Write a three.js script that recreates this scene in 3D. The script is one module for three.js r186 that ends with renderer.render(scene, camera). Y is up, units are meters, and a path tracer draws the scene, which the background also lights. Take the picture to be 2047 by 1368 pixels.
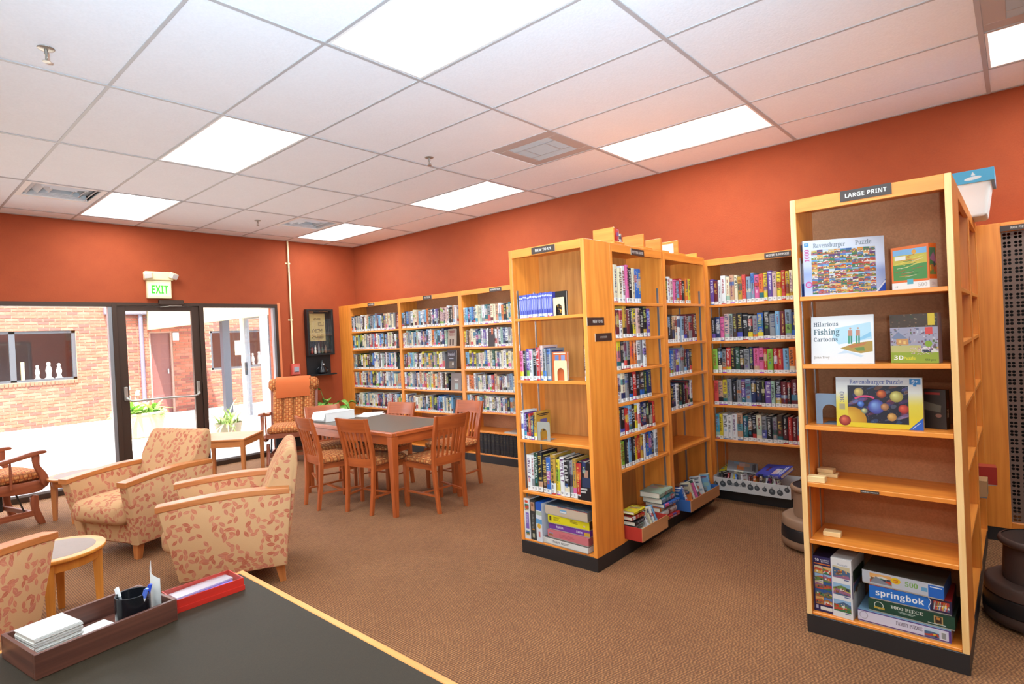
import * as THREE from 'three';
import { mergeGeometries, mergeVertices, toCreasedNormals } from 'three/addons/utils/BufferGeometryUtils.js';
import { RoundedBoxGeometry } from 'three/addons/geometries/RoundedBoxGeometry.js';
import { RectAreaLightUniformsLib } from 'three/addons/lights/RectAreaLightUniformsLib.js';

// ------------------------------------------------------------------ camera, sky, sun, exposure
const W = 2047, Hpx = 1368, FOCAL = 1151.8, CEIL = 2.97;
const scene = new THREE.Scene();
const camera = new THREE.PerspectiveCamera(2 * Math.atan(Hpx / 2 / FOCAL) * 180 / Math.PI, W / Hpx, 0.05, 200);
{
  const yaw = -2.29264, pitch = -0.00897, roll = -0.04661;
  const f = new THREE.Vector3(Math.cos(pitch) * Math.cos(yaw), Math.sin(pitch), Math.cos(pitch) * Math.sin(yaw));
  const r = new THREE.Vector3().crossVectors(f, new THREE.Vector3(0, 1, 0)).normalize();
  const u = new THREE.Vector3().crossVectors(r, f);
  const r2 = r.clone().multiplyScalar(Math.cos(roll)).addScaledVector(u, Math.sin(roll));
  const u2 = u.clone().multiplyScalar(Math.cos(roll)).addScaledVector(r, -Math.sin(roll));
  camera.quaternion.setFromRotationMatrix(new THREE.Matrix4().makeBasis(r2, u2, f.clone().negate()));
  camera.position.set(7.7226, 1.4687, 5.1378);
}
const renderer = new THREE.WebGLRenderer({ antialias: true });
renderer.toneMapping = THREE.LinearToneMapping;
renderer.toneMappingExposure = 1.1;
renderer.shadowMap.enabled = true;
RectAreaLightUniformsLib.init();
const TROFFER = 14.5;                                   // radiance of the ceiling panels
const SUN = 24, SKY = 9, FLASH = 82;
scene.background = new THREE.Color(0.80, 0.90, 1.0);
scene.backgroundIntensity = SKY;
const sun = new THREE.DirectionalLight(new THREE.Color(1, 0.95, 0.86), SUN);
sun.position.set(9, 24, 7); sun.target.position.set(-5, 0, 2); sun.castShadow = true;
Object.assign(sun.shadow.camera, { left: -14, right: 14, top: 14, bottom: -14, near: 1, far: 60 });
scene.add(sun, sun.target);
// the photographer's flash, tilted at the ceiling: the picture's cool bright ceiling near the top edge comes from it
const flash = new THREE.SpotLight(new THREE.Color(0.62, 0.83, 1), FLASH, 0, 0.86, 0.9, 2);
flash.position.set(7.95, 1.5, 5.42); flash.target.position.set(5.5, 2.97, 3.25); flash.castShadow = true; flash.shadow.radius = 3;
scene.add(flash, flash.target);

// ------------------------------------------------------------------ helpers
function rng(seed) { let a = seed >>> 0; return () => { a = (a + 0x6D2B79F5) >>> 0; let t = a; t = Math.imul(t ^ (t >>> 15), t | 1); t ^= t + Math.imul(t ^ (t >>> 7), t | 61); return ((t ^ (t >>> 14)) >>> 0) / 4294967296; }; }
const rnd = rng(20240611);
const rr = (a, b) => a + (b - a) * rnd();
const PI = Math.PI;
const names = new Map();
function numbered(n) { const k = names.get(n) || 0; names.set(n, k + 1); return k ? n + '_' + String(k).padStart(3, '0') : n; }
function tag(o, label, category, group, kind) {
  o.userData.label = label; if (category) o.userData.category = category;
  if (group) o.userData.group = group; if (kind) o.userData.kind = kind; return o;
}
function thing(name, label, category, pos = [0, 0, 0], ry = 0, group, kind) {
  const g = new THREE.Group(); g.name = numbered(name); g.position.set(...pos); g.rotation.y = ry; scene.add(g);
  return tag(g, label, category, group, kind);
}
const flat = (a) => (Array.isArray(a) ? a.flat(Infinity).filter(Boolean) : [a]);
function join(geos) { const l = flat(geos).map(norm); return l.length === 1 ? l[0] : mergeGeometries(l); }
function norm(g) {
  let q = g.index ? g.toNonIndexed() : g;
  for (const k of Object.keys(q.attributes)) if (!['position', 'normal', 'uv'].includes(k)) q.deleteAttribute(k);
  if (!q.attributes.normal) q.computeVertexNormals();
  if (!q.attributes.uv) q.setAttribute('uv', new THREE.BufferAttribute(new Float32Array(q.attributes.position.count * 2), 2));
  q.morphAttributes = {}; return q;
}
function part(name, geos, mat, parent) {
  const m = new THREE.Mesh(join(geos), mat); m.name = parent === scene ? numbered(name) : name;
  m.castShadow = m.receiveShadow = true; (parent || scene).add(m); return m;
}
function solo(name, geos, mat, label, category, group, kind) { return tag(part(name, geos, mat, scene), label, category, group, kind); }
function struct(name, geos, mat, label) { const m = part(name, geos, mat, scene); m.userData.kind = 'structure'; if (label) m.userData.label = label; return m; }
// texture coordinates in metres, the grain running along one axis
function uvBox(g, grain = 0, off) {
  g = norm(g); const p = g.attributes.position, n = g.attributes.normal, uv = new Float32Array(p.count * 2);
  const ou = off === undefined ? rnd() * 3 : off, ov = off === undefined ? rnd() * 3 : off;
  for (let i = 0; i < p.count; i++) {
    const q = [p.getX(i), p.getY(i), p.getZ(i)], m = [Math.abs(n.getX(i)), Math.abs(n.getY(i)), Math.abs(n.getZ(i))];
    const k = m[0] > m[1] && m[0] > m[2] ? 0 : m[1] >= m[2] ? 1 : 2;
    let a = (k + 1) % 3, b = (k + 2) % 3; if (b === grain || (grain !== a && grain !== b && a > b)) [a, b] = [b, a];
    uv[2 * i] = q[a] + ou; uv[2 * i + 1] = q[b] + ov;
  }
  g.setAttribute('uv', new THREE.BufferAttribute(uv, 2)); return g;
}
// box between two corners with chamfered edges
function box(x0, x1, y0, y1, z0, z1, c = 0.0015, grain) {
  const h = [(x1 - x0) / 2, (y1 - y0) / 2, (z1 - z0) / 2], o = [(x1 + x0) / 2, (y1 + y0) / 2, (z1 + z0) / 2];
  c = Math.min(c, 0.45 * Math.min(...h)); const P = [], N = [];
  const add = (pts, nrm) => {
    const e = new THREE.Vector3(...pts[1]).sub(new THREE.Vector3(...pts[0])), f = new THREE.Vector3(...pts[2]).sub(new THREE.Vector3(...pts[0]));
    if (e.cross(f).dot(new THREE.Vector3(...nrm)) < 0) pts.reverse();
    for (let i = 1; i + 1 < pts.length; i++) for (const q of [pts[0], pts[i], pts[i + 1]]) { P.push(q[0] + o[0], q[1] + o[1], q[2] + o[2]); N.push(...nrm); }
  };
  for (let i = 0; i < 3; i++) for (const s of [-1, 1]) {
    const j = (i + 1) % 3, k = (i + 2) % 3, n = [0, 0, 0]; n[i] = s;
    add([[-1, -1], [1, -1], [1, 1], [-1, 1]].map(([a, b]) => { const v = []; v[i] = s * h[i]; v[j] = a * (h[j] - c); v[k] = b * (h[k] - c); return v; }), n);
    if (c > 0) for (const t of [-1, 1]) {
      const m = [0, 0, 0]; m[i] = s * Math.SQRT1_2; m[j] = t * Math.SQRT1_2;
      add([[0, -1], [0, 1], [1, 1], [1, -1]].map(([a, b]) => { const v = []; v[i] = s * (h[i] - a * c); v[j] = t * (h[j] - (1 - a) * c); v[k] = b * (h[k] - c); return v; }), m);
    }
  }
  if (c > 0) for (const a of [-1, 1]) for (const b of [-1, 1]) for (const d of [-1, 1])
    add([[a * h[0], b * (h[1] - c), d * (h[2] - c)], [a * (h[0] - c), b * h[1], d * (h[2] - c)], [a * (h[0] - c), b * (h[1] - c), d * h[2]]], [a * 0.577, b * 0.577, d * 0.577]);
  const g = new THREE.BufferGeometry();
  g.setAttribute('position', new THREE.Float32BufferAttribute(P, 3)); g.setAttribute('normal', new THREE.Float32BufferAttribute(N, 3));
  const L = h.indexOf(Math.max(...h)); return uvBox(g, grain === undefined ? L : grain);
}
const cbox = (w, h, d, c, grain) => box(-w / 2, w / 2, -h / 2, h / 2, -d / 2, d / 2, c, grain);
// a tapered bar between two points with square or rectangular sections
function bar(a, b, w0, d0, w1 = w0, d1 = d0, up = [0, 0, 1], c = 0.002) {
  const A = new THREE.Vector3(...a), B = new THREE.Vector3(...b), L = A.distanceTo(B), g = box(-0.5, 0.5, 0, 1, -0.5, 0.5, 0, 1);
  const p = g.attributes.position, off = rnd() * 3;
  const uv = g.attributes.uv;
  for (let i = 0; i < p.count; i++) { const t = p.getY(i), w = w0 + (w1 - w0) * t, d = d0 + (d1 - d0) * t; uv.setXY(i, t * L + off, (p.getX(i) + p.getZ(i)) * 0.06 + off); p.setXYZ(i, p.getX(i) * w, t * L, p.getZ(i) * d); }
  const y = B.clone().sub(A).normalize(), z = new THREE.Vector3(...up); z.addScaledVector(y, -z.dot(y)).normalize();
  const x = new THREE.Vector3().crossVectors(y, z); g.applyMatrix4(new THREE.Matrix4().makeBasis(x, y, z).setPosition(A)); return g;
}
function cyl(r0, r1, y0, y1, seg = 20, x = 0, z = 0) { const g = new THREE.CylinderGeometry(r1, r0, y1 - y0, seg); g.translate(x, (y0 + y1) / 2, z); return norm(g); }
function tube(pts, r, seg = 24, rs = 8, closed = false) { return norm(new THREE.TubeGeometry(new THREE.CatmullRomCurve3(pts.map((p) => new THREE.Vector3(...p)), closed), seg, r, rs, closed)); }
function lathe(prof, seg = 28) { return norm(new THREE.LatheGeometry(prof.map((p) => new THREE.Vector2(...p)), seg)); }
// outline in (a, b) extruded by t; plane 'zy': a -> z, b -> y, thickness along x centred
function slab(outline, t, plane = 'zy', bevel = 0.003, smooth = false, curve = 8) {
  const s = new THREE.Shape();
  if (smooth) s.setFromPoints(new THREE.CatmullRomCurve3(outline.map((p) => new THREE.Vector3(p[0], p[1], 0)), true, 'centripetal').getPoints(outline.length * curve).map((v) => new THREE.Vector2(v.x, v.y)));
  else s.setFromPoints(outline.map((p) => new THREE.Vector2(...p)));
  let g = new THREE.ExtrudeGeometry(s, { depth: t - 2 * bevel, bevelEnabled: bevel > 0, bevelThickness: bevel, bevelSize: bevel, bevelOffset: -bevel, bevelSegments: bevel > 0.008 ? 4 : 2, steps: 1, curveSegments: 8 });
  g.translate(0, 0, -(t - 2 * bevel) / 2); g = norm(g);
  if (bevel > 0.008 || smooth) g = toCreasedNormals(g, 0.7);
  if (plane === 'zy') g.rotateY(-PI / 2); else if (plane === 'xz') g.rotateX(PI / 2);
  return g;
}
// soft pillow-like box
function cushion(w, h, d, r, puff = 0.0, seg = 6) {
  const g = norm(new RoundedBoxGeometry(w, h, d, seg, r)); const p = g.attributes.position;
  if (puff) {
    const q = mergeVertices((() => { const c = new THREE.BoxGeometry(w, h, d, 14, 6, 14); c.deleteAttribute('uv'); c.deleteAttribute('normal'); return c; })()); const a = q.attributes.position;
    for (let i = 0; i < a.count; i++) {
      let x = a.getX(i) / (w / 2), y = a.getY(i) / (h / 2), z = a.getZ(i) / (d / 2);
      const P = (v, hh) => { const lim = hh - r; const m = Math.abs(v * hh); return m; };
      const px = x * w / 2, py = y * h / 2, pz = z * d / 2;
      const ix = Math.max(-w / 2 + r, Math.min(w / 2 - r, px)), iy = Math.max(-h / 2 + r, Math.min(h / 2 - r, py)), iz = Math.max(-d / 2 + r, Math.min(d / 2 - r, pz));
      const v = new THREE.Vector3(px - ix, py - iy, pz - iz); if (v.lengthSq() > 1e-12) v.setLength(r);
      const e = (1 - x * x) * (1 - z * z), f = (1 - y * y);
      a.setXYZ(i, ix + v.x * 1 + Math.sign(x) * puff * 0.35 * f * (Math.abs(x) > 0.98 ? 1 - z * z : 0), iy + v.y + Math.sign(y) * puff * e * (Math.abs(y) > 0.3 ? 1 : 0), iz + v.z + Math.sign(z) * puff * 0.6 * f * (Math.abs(z) > 0.98 ? 1 - x * x : 0));
    }
    q.computeVertexNormals(); return uvBox(q, 0);
  }
  return uvBox(g, 0);
}
const move = (g, x, y, z) => { g.translate(x, y, z); return g; };
// ------------------------------------------------------------------ procedural textures
function lattice(seed, nx, ny) { const r = rng(seed), a = new Float32Array(nx * ny); for (let i = 0; i < a.length; i++) a[i] = r(); return (x, y) => { const xi = Math.floor(x), yi = Math.floor(y); let fx = x - xi, fy = y - yi; fx = fx * fx * (3 - 2 * fx); fy = fy * fy * (3 - 2 * fy); const i0 = ((xi % nx) + nx) % nx, i1 = (i0 + 1) % nx, j0 = (((yi % ny) + ny) % ny) * nx, j1 = (((yi + 1) % ny + ny) % ny) * nx; return (a[j0 + i0] * (1 - fx) + a[j0 + i1] * fx) * (1 - fy) + (a[j1 + i0] * (1 - fx) + a[j1 + i1] * fx) * fy; }; }
function fbm(seed, nx, ny, oct = 4) { const L = []; for (let o = 0; o < oct; o++) L.push(lattice(seed + o * 17, nx << o, ny << o)); return (u, v) => { let s = 0, a = 0.5, t = 0; for (let o = 0; o < oct; o++) { s += a * L[o](u * (nx << o), v * (ny << o)); t += a; a *= 0.5; } return s / t; }; }
function dataTex(w, h, fn, srgb, rx = 1, ry = 1) {
  const d = new Uint8Array(w * h * 4);
  for (let y = 0; y < h; y++) for (let x = 0; x < w; x++) { const c = fn(x / w, y / h, x, y), i = 4 * (y * w + x); if (typeof c === 'number') d[i] = d[i + 1] = d[i + 2] = Math.max(0, Math.min(255, c * 255)); else for (let k = 0; k < 3; k++) d[i + k] = Math.max(0, Math.min(255, c[k])); d[i + 3] = 255; }
  const t = new THREE.DataTexture(d, w, h); t.wrapS = t.wrapT = THREE.RepeatWrapping; t.magFilter = THREE.LinearFilter; t.minFilter = THREE.LinearMipmapLinearFilter; t.generateMipmaps = true;
  if (srgb) t.colorSpace = THREE.SRGBColorSpace; t.repeat.set(1 / rx, 1 / ry); t.needsUpdate = true; return t;
}
function canvasTex(w, h, draw, rx = 1, ry = 1, srgb = true) {
  const c = document.createElement('canvas'); c.width = w; c.height = h; const g = c.getContext('2d'); draw(g, w, h);
  const t = new THREE.CanvasTexture(c); t.wrapS = t.wrapT = THREE.RepeatWrapping; if (srgb) t.colorSpace = THREE.SRGBColorSpace; t.repeat.set(1 / rx, 1 / ry); return t;
}
const mixc = (a, b, t) => [a[0] + (b[0] - a[0]) * t, a[1] + (b[1] - a[1]) * t, a[2] + (b[2] - a[2]) * t];
function woodTex(seed, light, dark, strength = 1, bands = 9) {
  const n1 = fbm(seed, 2, 6, 4), n2 = fbm(seed + 5, 3, 96, 3), n3 = fbm(seed + 9, 6, 8, 3);
  return dataTex(1024, 512, (u, v) => {
    const ring = 0.5 + 0.5 * Math.sin((v * bands + 2.2 * n1(u, v)) * 2 * PI), pore = n2(u, v), fig = n3(u, v);
    return mixc(light, dark, Math.max(0, Math.min(1, strength * (0.32 * ring + 0.5 * pore + 0.42 * fig - 0.25))));
  }, true, 1.1, 0.55);
}
const M = {};
const std = (o) => new THREE.MeshStandardMaterial(o);
const phys = (o) => new THREE.MeshPhysicalMaterial(o);
M.maple = phys({ map: woodTex(11, [233, 147, 58], [197, 105, 32], 0.8), roughness: 0.42, clearcoat: 0.25, clearcoatRoughness: 0.3 });
M.mapleEdge = std({ map: woodTex(23, [238, 200, 140], [214, 160, 92], 0.8), roughness: 0.45 });
M.mapleBack = std({ map: woodTex(31, [200, 132, 64], [154, 92, 40], 0.9), roughness: 0.55 });
M.hard = std({ map: (() => { const a = fbm(41, 8, 8, 5), b = fbm(44, 90, 90, 2); return dataTex(512, 512, (u, v) => mixc([190, 130, 86], [154, 102, 66], 0.45 * a(u, v) + 0.6 * b(u, v)), true, 0.5, 0.5); })(), roughness: 0.75 });
M.cherry = phys({ map: woodTex(53, [182, 92, 42], [132, 56, 22], 0.9, 7), roughness: 0.36, clearcoat: 0.3, clearcoatRoughness: 0.25 });
M.armwood = phys({ map: woodTex(57, [196, 124, 66], [156, 86, 40], 0.85, 7), roughness: 0.4, clearcoat: 0.2, clearcoatRoughness: 0.3 });
M.rocker = phys({ map: woodTex(59, [158, 86, 54], [116, 56, 34], 0.9, 7), roughness: 0.38, clearcoat: 0.2, clearcoatRoughness: 0.3 });
M.honey = phys({ map: woodTex(63, [226, 150, 62], [190, 112, 38], 0.85, 7), roughness: 0.38, clearcoat: 0.25, clearcoatRoughness: 0.25 });
M.walnut = std({ map: woodTex(67, [112, 68, 52], [64, 34, 28], 1.1, 14), roughness: 0.4 });
M.pale = std({ color: 0xe9c98f, roughness: 0.6 });
M.plinth = std({ color: 0x232122, roughness: 0.45 });
M.steel = std({ color: 0xb4b8bc, roughness: 0.35, metalness: 0.85 });
M.brushed = std({ color: 0xa9a49b, roughness: 0.4, metalness: 0.8 });
M.bronze = std({ color: 0x3f2d22, roughness: 0.45, metalness: 0.3 });
M.bead = std({ color: 0x8d8f92, roughness: 0.4, metalness: 0.6 });
M.cream = std({ color: 0xe9d9ac, roughness: 0.5 });
M.white = std({ color: 0xeeeeec, roughness: 0.55 });
M.paper = std({ color: 0xdddbd6, roughness: 0.8 });
M.pages = std({ color: 0xe6dcc4, roughness: 0.85 });
M.black = std({ color: 0x18181a, roughness: 0.42 });
M.blackGloss = std({ color: 0x131419, roughness: 0.22 });
M.putty = std({ color: 0xcdb98f, roughness: 0.5 });
M.slate = std({ color: 0x74869a, roughness: 0.5 });
M.glass = phys({ color: 0xffffff, roughness: 0.02, transmission: 1, thickness: 0, ior: 1.5 });
M.red = std({ color: 0xc42a1e, roughness: 0.35 });
// carpet: looped pile in rows
{
  const n = fbm(71, 6, 6, 4), f = lattice(77, 128, 128), blotch = fbm(78, 3, 3, 3);
  const loop = (u, v) => { const r = Math.floor(v * 128), x = u * 96 + (r % 2) * 0.5 + 0.25 * Math.sin(r * 1.7), fx = x - Math.floor(x) - 0.5, fy = v * 128 - r - 0.5; return Math.max(0, 1 - 3.6 * (fx * fx * 0.8 + fy * fy)); };
  const col = dataTex(1024, 1024, (u, v) => { const l = loop(u, v), t = 0.5 * f(u * 128, v * 128) + 0.25 * n(u, v) + 0.2 * blotch(u, v); return mixc(mixc([142, 93, 56], [196, 140, 87], t), [75, 45, 27], (1 - l) * 0.72); }, true, 1.5, 1.5);
  const bmp = dataTex(1024, 1024, (u, v) => loop(u, v), false, 1.5, 1.5);
  M.carpet = std({ map: col, bumpMap: bmp, bumpScale: 0.005, roughness: 0.95 });
}
{
  const n = fbm(81, 5, 5, 3), th = lattice(83, 256, 256), tv = lattice(84, 64, 512), tw = lattice(85, 512, 64);
  const weave = (u, v) => 0.5 * tv(u * 64, v * 512) + 0.5 * tw(u * 512, v * 64);
  M.wall = std({ map: dataTex(512, 512, (u, v) => mixc([158, 69, 27], [143, 57, 20], 0.5 * n(u, v) + 0.5 * weave(u, v)), true, 0.6, 0.6), bumpMap: dataTex(512, 512, weave, false, 0.6, 0.6), bumpScale: 0.0008, roughness: 0.85 });
}
{
  const n = fbm(91, 60, 60, 3), m = fbm(95, 4, 4, 3);
  M.tile = std({ map: dataTex(512, 512, (u, v) => mixc([240, 245, 251], [230, 235, 241], 0.7 * n(u, v) + 0.3 * m(u, v)), true, 0.6, 0.6), bumpMap: dataTex(512, 512, (u, v) => n(u, v), false, 0.6, 0.6), bumpScale: 0.0006, roughness: 0.9 });
  M.plaster = std({ color: 0xe8e2d6, roughness: 0.9 });
  M.tee = std({ color: 0xb2b2b4, roughness: 0.5 });
}
// leaf-printed upholstery
function leafDraw(g, w, h) {
  g.fillStyle = '#bf9468'; g.fillRect(0, 0, w, h); const r = rng(5);
  for (let i = 0; i < 9000; i++) { g.fillStyle = r() < 0.5 ? 'rgba(225,190,130,.25)' : 'rgba(170,125,70,.2)'; g.fillRect(r() * w, r() * h, 3, 1.5); }
  const leaf = (x, y, a, L, c) => { for (const dx of [-w, 0, w]) for (const dy of [-h, 0, h]) { if (x + dx < -130 || x + dx > w + 130 || y + dy < -130 || y + dy > h + 130) continue; g.save(); g.translate(x + dx, y + dy); g.rotate(a); g.fillStyle = c; g.beginPath(); g.moveTo(0, 0); g.quadraticCurveTo(L * 0.5, -L * 0.5, L, 0); g.quadraticCurveTo(L * 0.5, L * 0.5, 0, 0); g.fill(); g.strokeStyle = 'rgba(222,176,116,.55)'; g.lineWidth = 2; g.beginPath(); g.moveTo(L * 0.1, 0); g.lineTo(L * 0.9, 0); g.stroke(); g.restore(); } };
  for (let k = 0; k < 68; k++) {
    const x = ((k % 8) + 0.5 + 0.5 * (r() - 0.5)) * w / 8 , y = (Math.floor(k / 8) + 0.5 + 0.6 * (r() - 0.5)) * h / 7.25, a = r() * 7;
    g.strokeStyle = 'rgba(176,104,66,.8)'; g.lineWidth = 2.5; g.beginPath(); g.moveTo(x, y); g.quadraticCurveTo(x + 40 * Math.cos(a), y + 40 * Math.sin(a), x + 60 * Math.cos(a + 0.5), y + 60 * Math.sin(a + 0.5)); g.stroke();
    const cs = ['#b0654a', '#b66c50', '#aa5c42', '#b87256', '#b06850'];
    leaf(x, y, a + 1.1, 74 + 18 * r(), cs[(r() * 5) | 0]); leaf(x + 26 * Math.cos(a), y + 26 * Math.sin(a), a - 0.9, 68 + 18 * r(), cs[(r() * 5) | 0]); if (r() < 0.75) leaf(x + 58 * Math.cos(a + 0.5), y + 58 * Math.sin(a + 0.5), a + 0.5, 66 + 20 * r(), cs[(r() * 5) | 0]);
  }
}
const weaveBump = dataTex(256, 256, (u, v) => { const a = Math.sin(u * 64 * 2 * PI), b = Math.sin(v * 64 * 2 * PI); return 0.5 + 0.25 * a * b + 0.2 * a; }, false, 0.16, 0.16);
M.leaf = std({ map: canvasTex(1024, 1024, leafDraw, 0.55, 0.55), bumpMap: weaveBump, bumpScale: 0.0006, roughness: 0.92 });
// basket-weave upholstery
{
  const n = lattice(121, 64, 64);
  const bw = (u, v) => { const x = Math.floor(u * 16), y = Math.floor(v * 16), s = (x + y) % 2, fu = u * 16 - x, fv = v * 16 - y; const p = s ? Math.sin(fu * PI) * (0.75 + 0.25 * Math.sin(fv * 6 * PI)) : Math.sin(fv * PI) * (0.75 + 0.25 * Math.sin(fu * 6 * PI)); return [p, s]; };
  M.basket = std({ map: dataTex(512, 512, (u, v) => { const [p, s] = bw(u, v), t = n(u * 64, v * 64); return mixc(mixc([124, 54, 20], s ? [226, 164, 92] : [206, 116, 50], p), [240, 190, 122], 0.25 * t * p); }, true, 0.52, 0.52), bumpMap: dataTex(256, 256, (u, v) => bw(u, v)[0], false, 0.52, 0.52), bumpScale: 0.003, roughness: 0.9 });
  M.basketPlain = std({ color: 0xb06a36, roughness: 0.9 });
  M.suede = std({ color: 0xc0602e, roughness: 0.95, bumpMap: weaveBump, bumpScale: 0.0003 });
}
// speckled laminates
const lam = (seed, a, b) => { const n = lattice(seed, 256, 256), m = fbm(seed + 2, 5, 5, 3); return dataTex(512, 512, (u, v) => mixc(a, b, 0.7 * n(u * 256, v * 256) + 0.3 * m(u, v)), true, 0.4, 0.4); };
M.laminate = std({ map: lam(131, [98, 86, 72], [78, 68, 57]), roughness: 0.38 });
M.deskTop = phys({ specularIntensity: 0.28, map: lam(135, [54, 45, 33], [42, 35, 25]), roughness: 0.55 });
M.greyTop = std({ map: lam(139, [124, 110, 94], [100, 88, 74]), roughness: 0.36 });
{ const n = fbm(151, 8, 8, 5), s = lattice(153, 256, 256); M.concrete = std({ map: dataTex(512, 512, (u, v) => mixc([214, 210, 200], [186, 182, 172], 0.6 * n(u, v) + 0.4 * s(u * 256, v * 256)), true, 2, 2), roughness: 0.9 }); }
// ------------------------------------------------------------------ printed matter: one sheet for boxes and signs, one for book covers
const sheet = (w, h) => { const c = document.createElement('canvas'); c.width = w; c.height = h; const g = c.getContext('2d'); g.fillStyle = '#888'; g.fillRect(0, 0, w, h); return { c, g, w, h, x: 2, y: 2, row: 0 }; };
const PS = sheet(2048, 2048), BS = sheet(2048, 2048);
function region(w, h, draw) {
  const s = PS; w = Math.ceil(w); h = Math.ceil(h);
  if (s.x + w + 4 > s.w) { s.x = 2; s.y += s.row + 4; s.row = 0; }
  if (s.y + h + 2 > s.h) throw new Error('print sheet is full');
  const x = s.x, y = s.y; s.x += w + 4; s.row = Math.max(s.row, h);
  s.g.save(); s.g.beginPath(); s.g.rect(x - 1, y - 1, w + 2, h + 2); s.g.clip(); s.g.translate(x, y); draw(s.g, w, h); s.g.restore();
  return [(x + 0.5) / s.w, 1 - (y + h - 0.5) / s.h, (x + w - 0.5) / s.w, 1 - (y + 0.5) / s.h];
}
const solids = new Map();
const solid = (col) => { if (!solids.has(col)) solids.set(col, region(6, 6, (g) => { g.fillStyle = col; g.fillRect(-2, -2, 12, 12); })); return solids.get(col); };
const reg = (f) => (typeof f === 'string' ? solid(f) : f);
const fill = (g, c, x, y, w, h) => { g.fillStyle = c; g.fillRect(x, y, w, h); };
function txt(g, s, x, y, size, col, o = {}) {
  g.save(); g.translate(x, y); if (o.rot) g.rotate(o.rot); g.font = (o.style || 'bold') + ' ' + size + 'px ' + (o.font || 'sans-serif'); g.fillStyle = col; g.textAlign = o.align || 'center'; g.textBaseline = 'middle';
  if (o.fit) { const m = g.measureText(s).width; g.scale(o.fit / m, 1); } g.fillText(s, 0, 0); g.restore();
}
// quads with their own piece of the sheet
function quadGeo(list) {
  const P = [], N = [], U = [];
  for (const [a, b, c, d, r] of list) {
    const A = new THREE.Vector3(...a), n = new THREE.Vector3(...b).sub(A).cross(new THREE.Vector3(...d).sub(A)).normalize();
    const uv = [[r[0], r[1]], [r[2], r[1]], [r[2], r[3]], [r[0], r[3]]], q = [a, b, c, d];
    for (const i of [0, 1, 2, 0, 2, 3]) { P.push(...q[i]); N.push(n.x, n.y, n.z); U.push(...uv[i]); }
  }
  const g = new THREE.BufferGeometry(); g.setAttribute('position', new THREE.Float32BufferAttribute(P, 3)); g.setAttribute('normal', new THREE.Float32BufferAttribute(N, 3)); g.setAttribute('uv', new THREE.Float32BufferAttribute(U, 2)); return g;
}
function faceBox(x0, x1, y0, y1, z0, z1, f) {
  const F = (k) => reg(f[k] || f.all || '#dddddd');
  return quadGeo([
    [[x0, y0, z1], [x1, y0, z1], [x1, y1, z1], [x0, y1, z1], F('front')], [[x1, y0, z0], [x0, y0, z0], [x0, y1, z0], [x1, y1, z0], F('back')],
    [[x0, y0, z0], [x0, y0, z1], [x0, y1, z1], [x0, y1, z0], F('left')], [[x1, y0, z1], [x1, y0, z0], [x1, y1, z0], [x1, y1, z1], F('right')],
    [[x0, y1, z1], [x1, y1, z1], [x1, y1, z0], [x0, y1, z0], F('top')], [[x0, y0, z0], [x1, y0, z0], [x1, y0, z1], [x0, y0, z1], F('bottom')]]);
}
M.print = std({ color: 0xd2d2d2, roughness: 0.42 }); M.book = std({ color: 0xdadada, roughness: 0.45 });
// a card game or puzzle box: printed lid over a slightly smaller tray; the lid opens upward ('flat') or forward ('up')
function puzzleBox(name, label, group, [w, h, d], faces, pos, ry = 0, mode = 'flat', extra = {}) {
  const t = thing(name, label, 'box', pos, ry, group), e = 0.0025, c = faces.tray || '#cfcabb';
  if (mode === 'flat') { part('lid', faceBox(-w / 2, w / 2, 0.006, h, -d, 0, faces), M.print, t); part('tray', faceBox(-w / 2 + e, w / 2 - e, 0, 0.02, -d + e, -e, { all: c }), M.print, t); }
  else { part('lid', faceBox(-w / 2, w / 2, 0, h, -d + 0.006, 0, faces), M.print, t); part('tray', faceBox(-w / 2 + e, w / 2 - e, e, h - e, -d, -d + 0.02, { all: c }), M.print, t); }
  if (extra.rx) t.rotation.set(extra.rx, ry, 0, 'YXZ'); if (extra.rz) t.rotation.z = extra.rz;
  return t;
}
// ---- book covers
const PAL = { k: ['#1d1d22', 'black'], n: ['#22315f', 'navy'], b: ['#2c66b8', 'blue'], c: ['#7fb4d8', 'light blue'], t: ['#2a6e74', 'teal'], a: ['#3d9db8', 'aqua'], g: ['#1f4a35', 'dark green'], l: ['#86b83a', 'lime green'], y: ['#e6cf2e', 'yellow'], o: ['#e8792e', 'orange'], r: ['#c22f2b', 'red'], R: ['#de4f48', 'coral red'], m: ['#6d1f28', 'maroon'], p: ['#e0679a', 'pink'], v: ['#6a4a9a', 'violet'], V: ['#4a4fb0', 'indigo'], u: ['#8aa0b4', 'grey blue'], s: ['#8f9092', 'grey'], e: ['#ece0bd', 'cream'], w: ['#efefec', 'white'], d: ['#4a3429', 'dark brown'], f: ['#cf9f7c', 'tan'], q: ['#c69a3a', 'gold'], j: ['#d9b3a8', 'pale pink'], z: ['#a8c7b0', 'pale green'] };
const dark = new Set('knbgtmvVdr'.split('')); const cellsPer = 32; let cellNo = 0;
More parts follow.
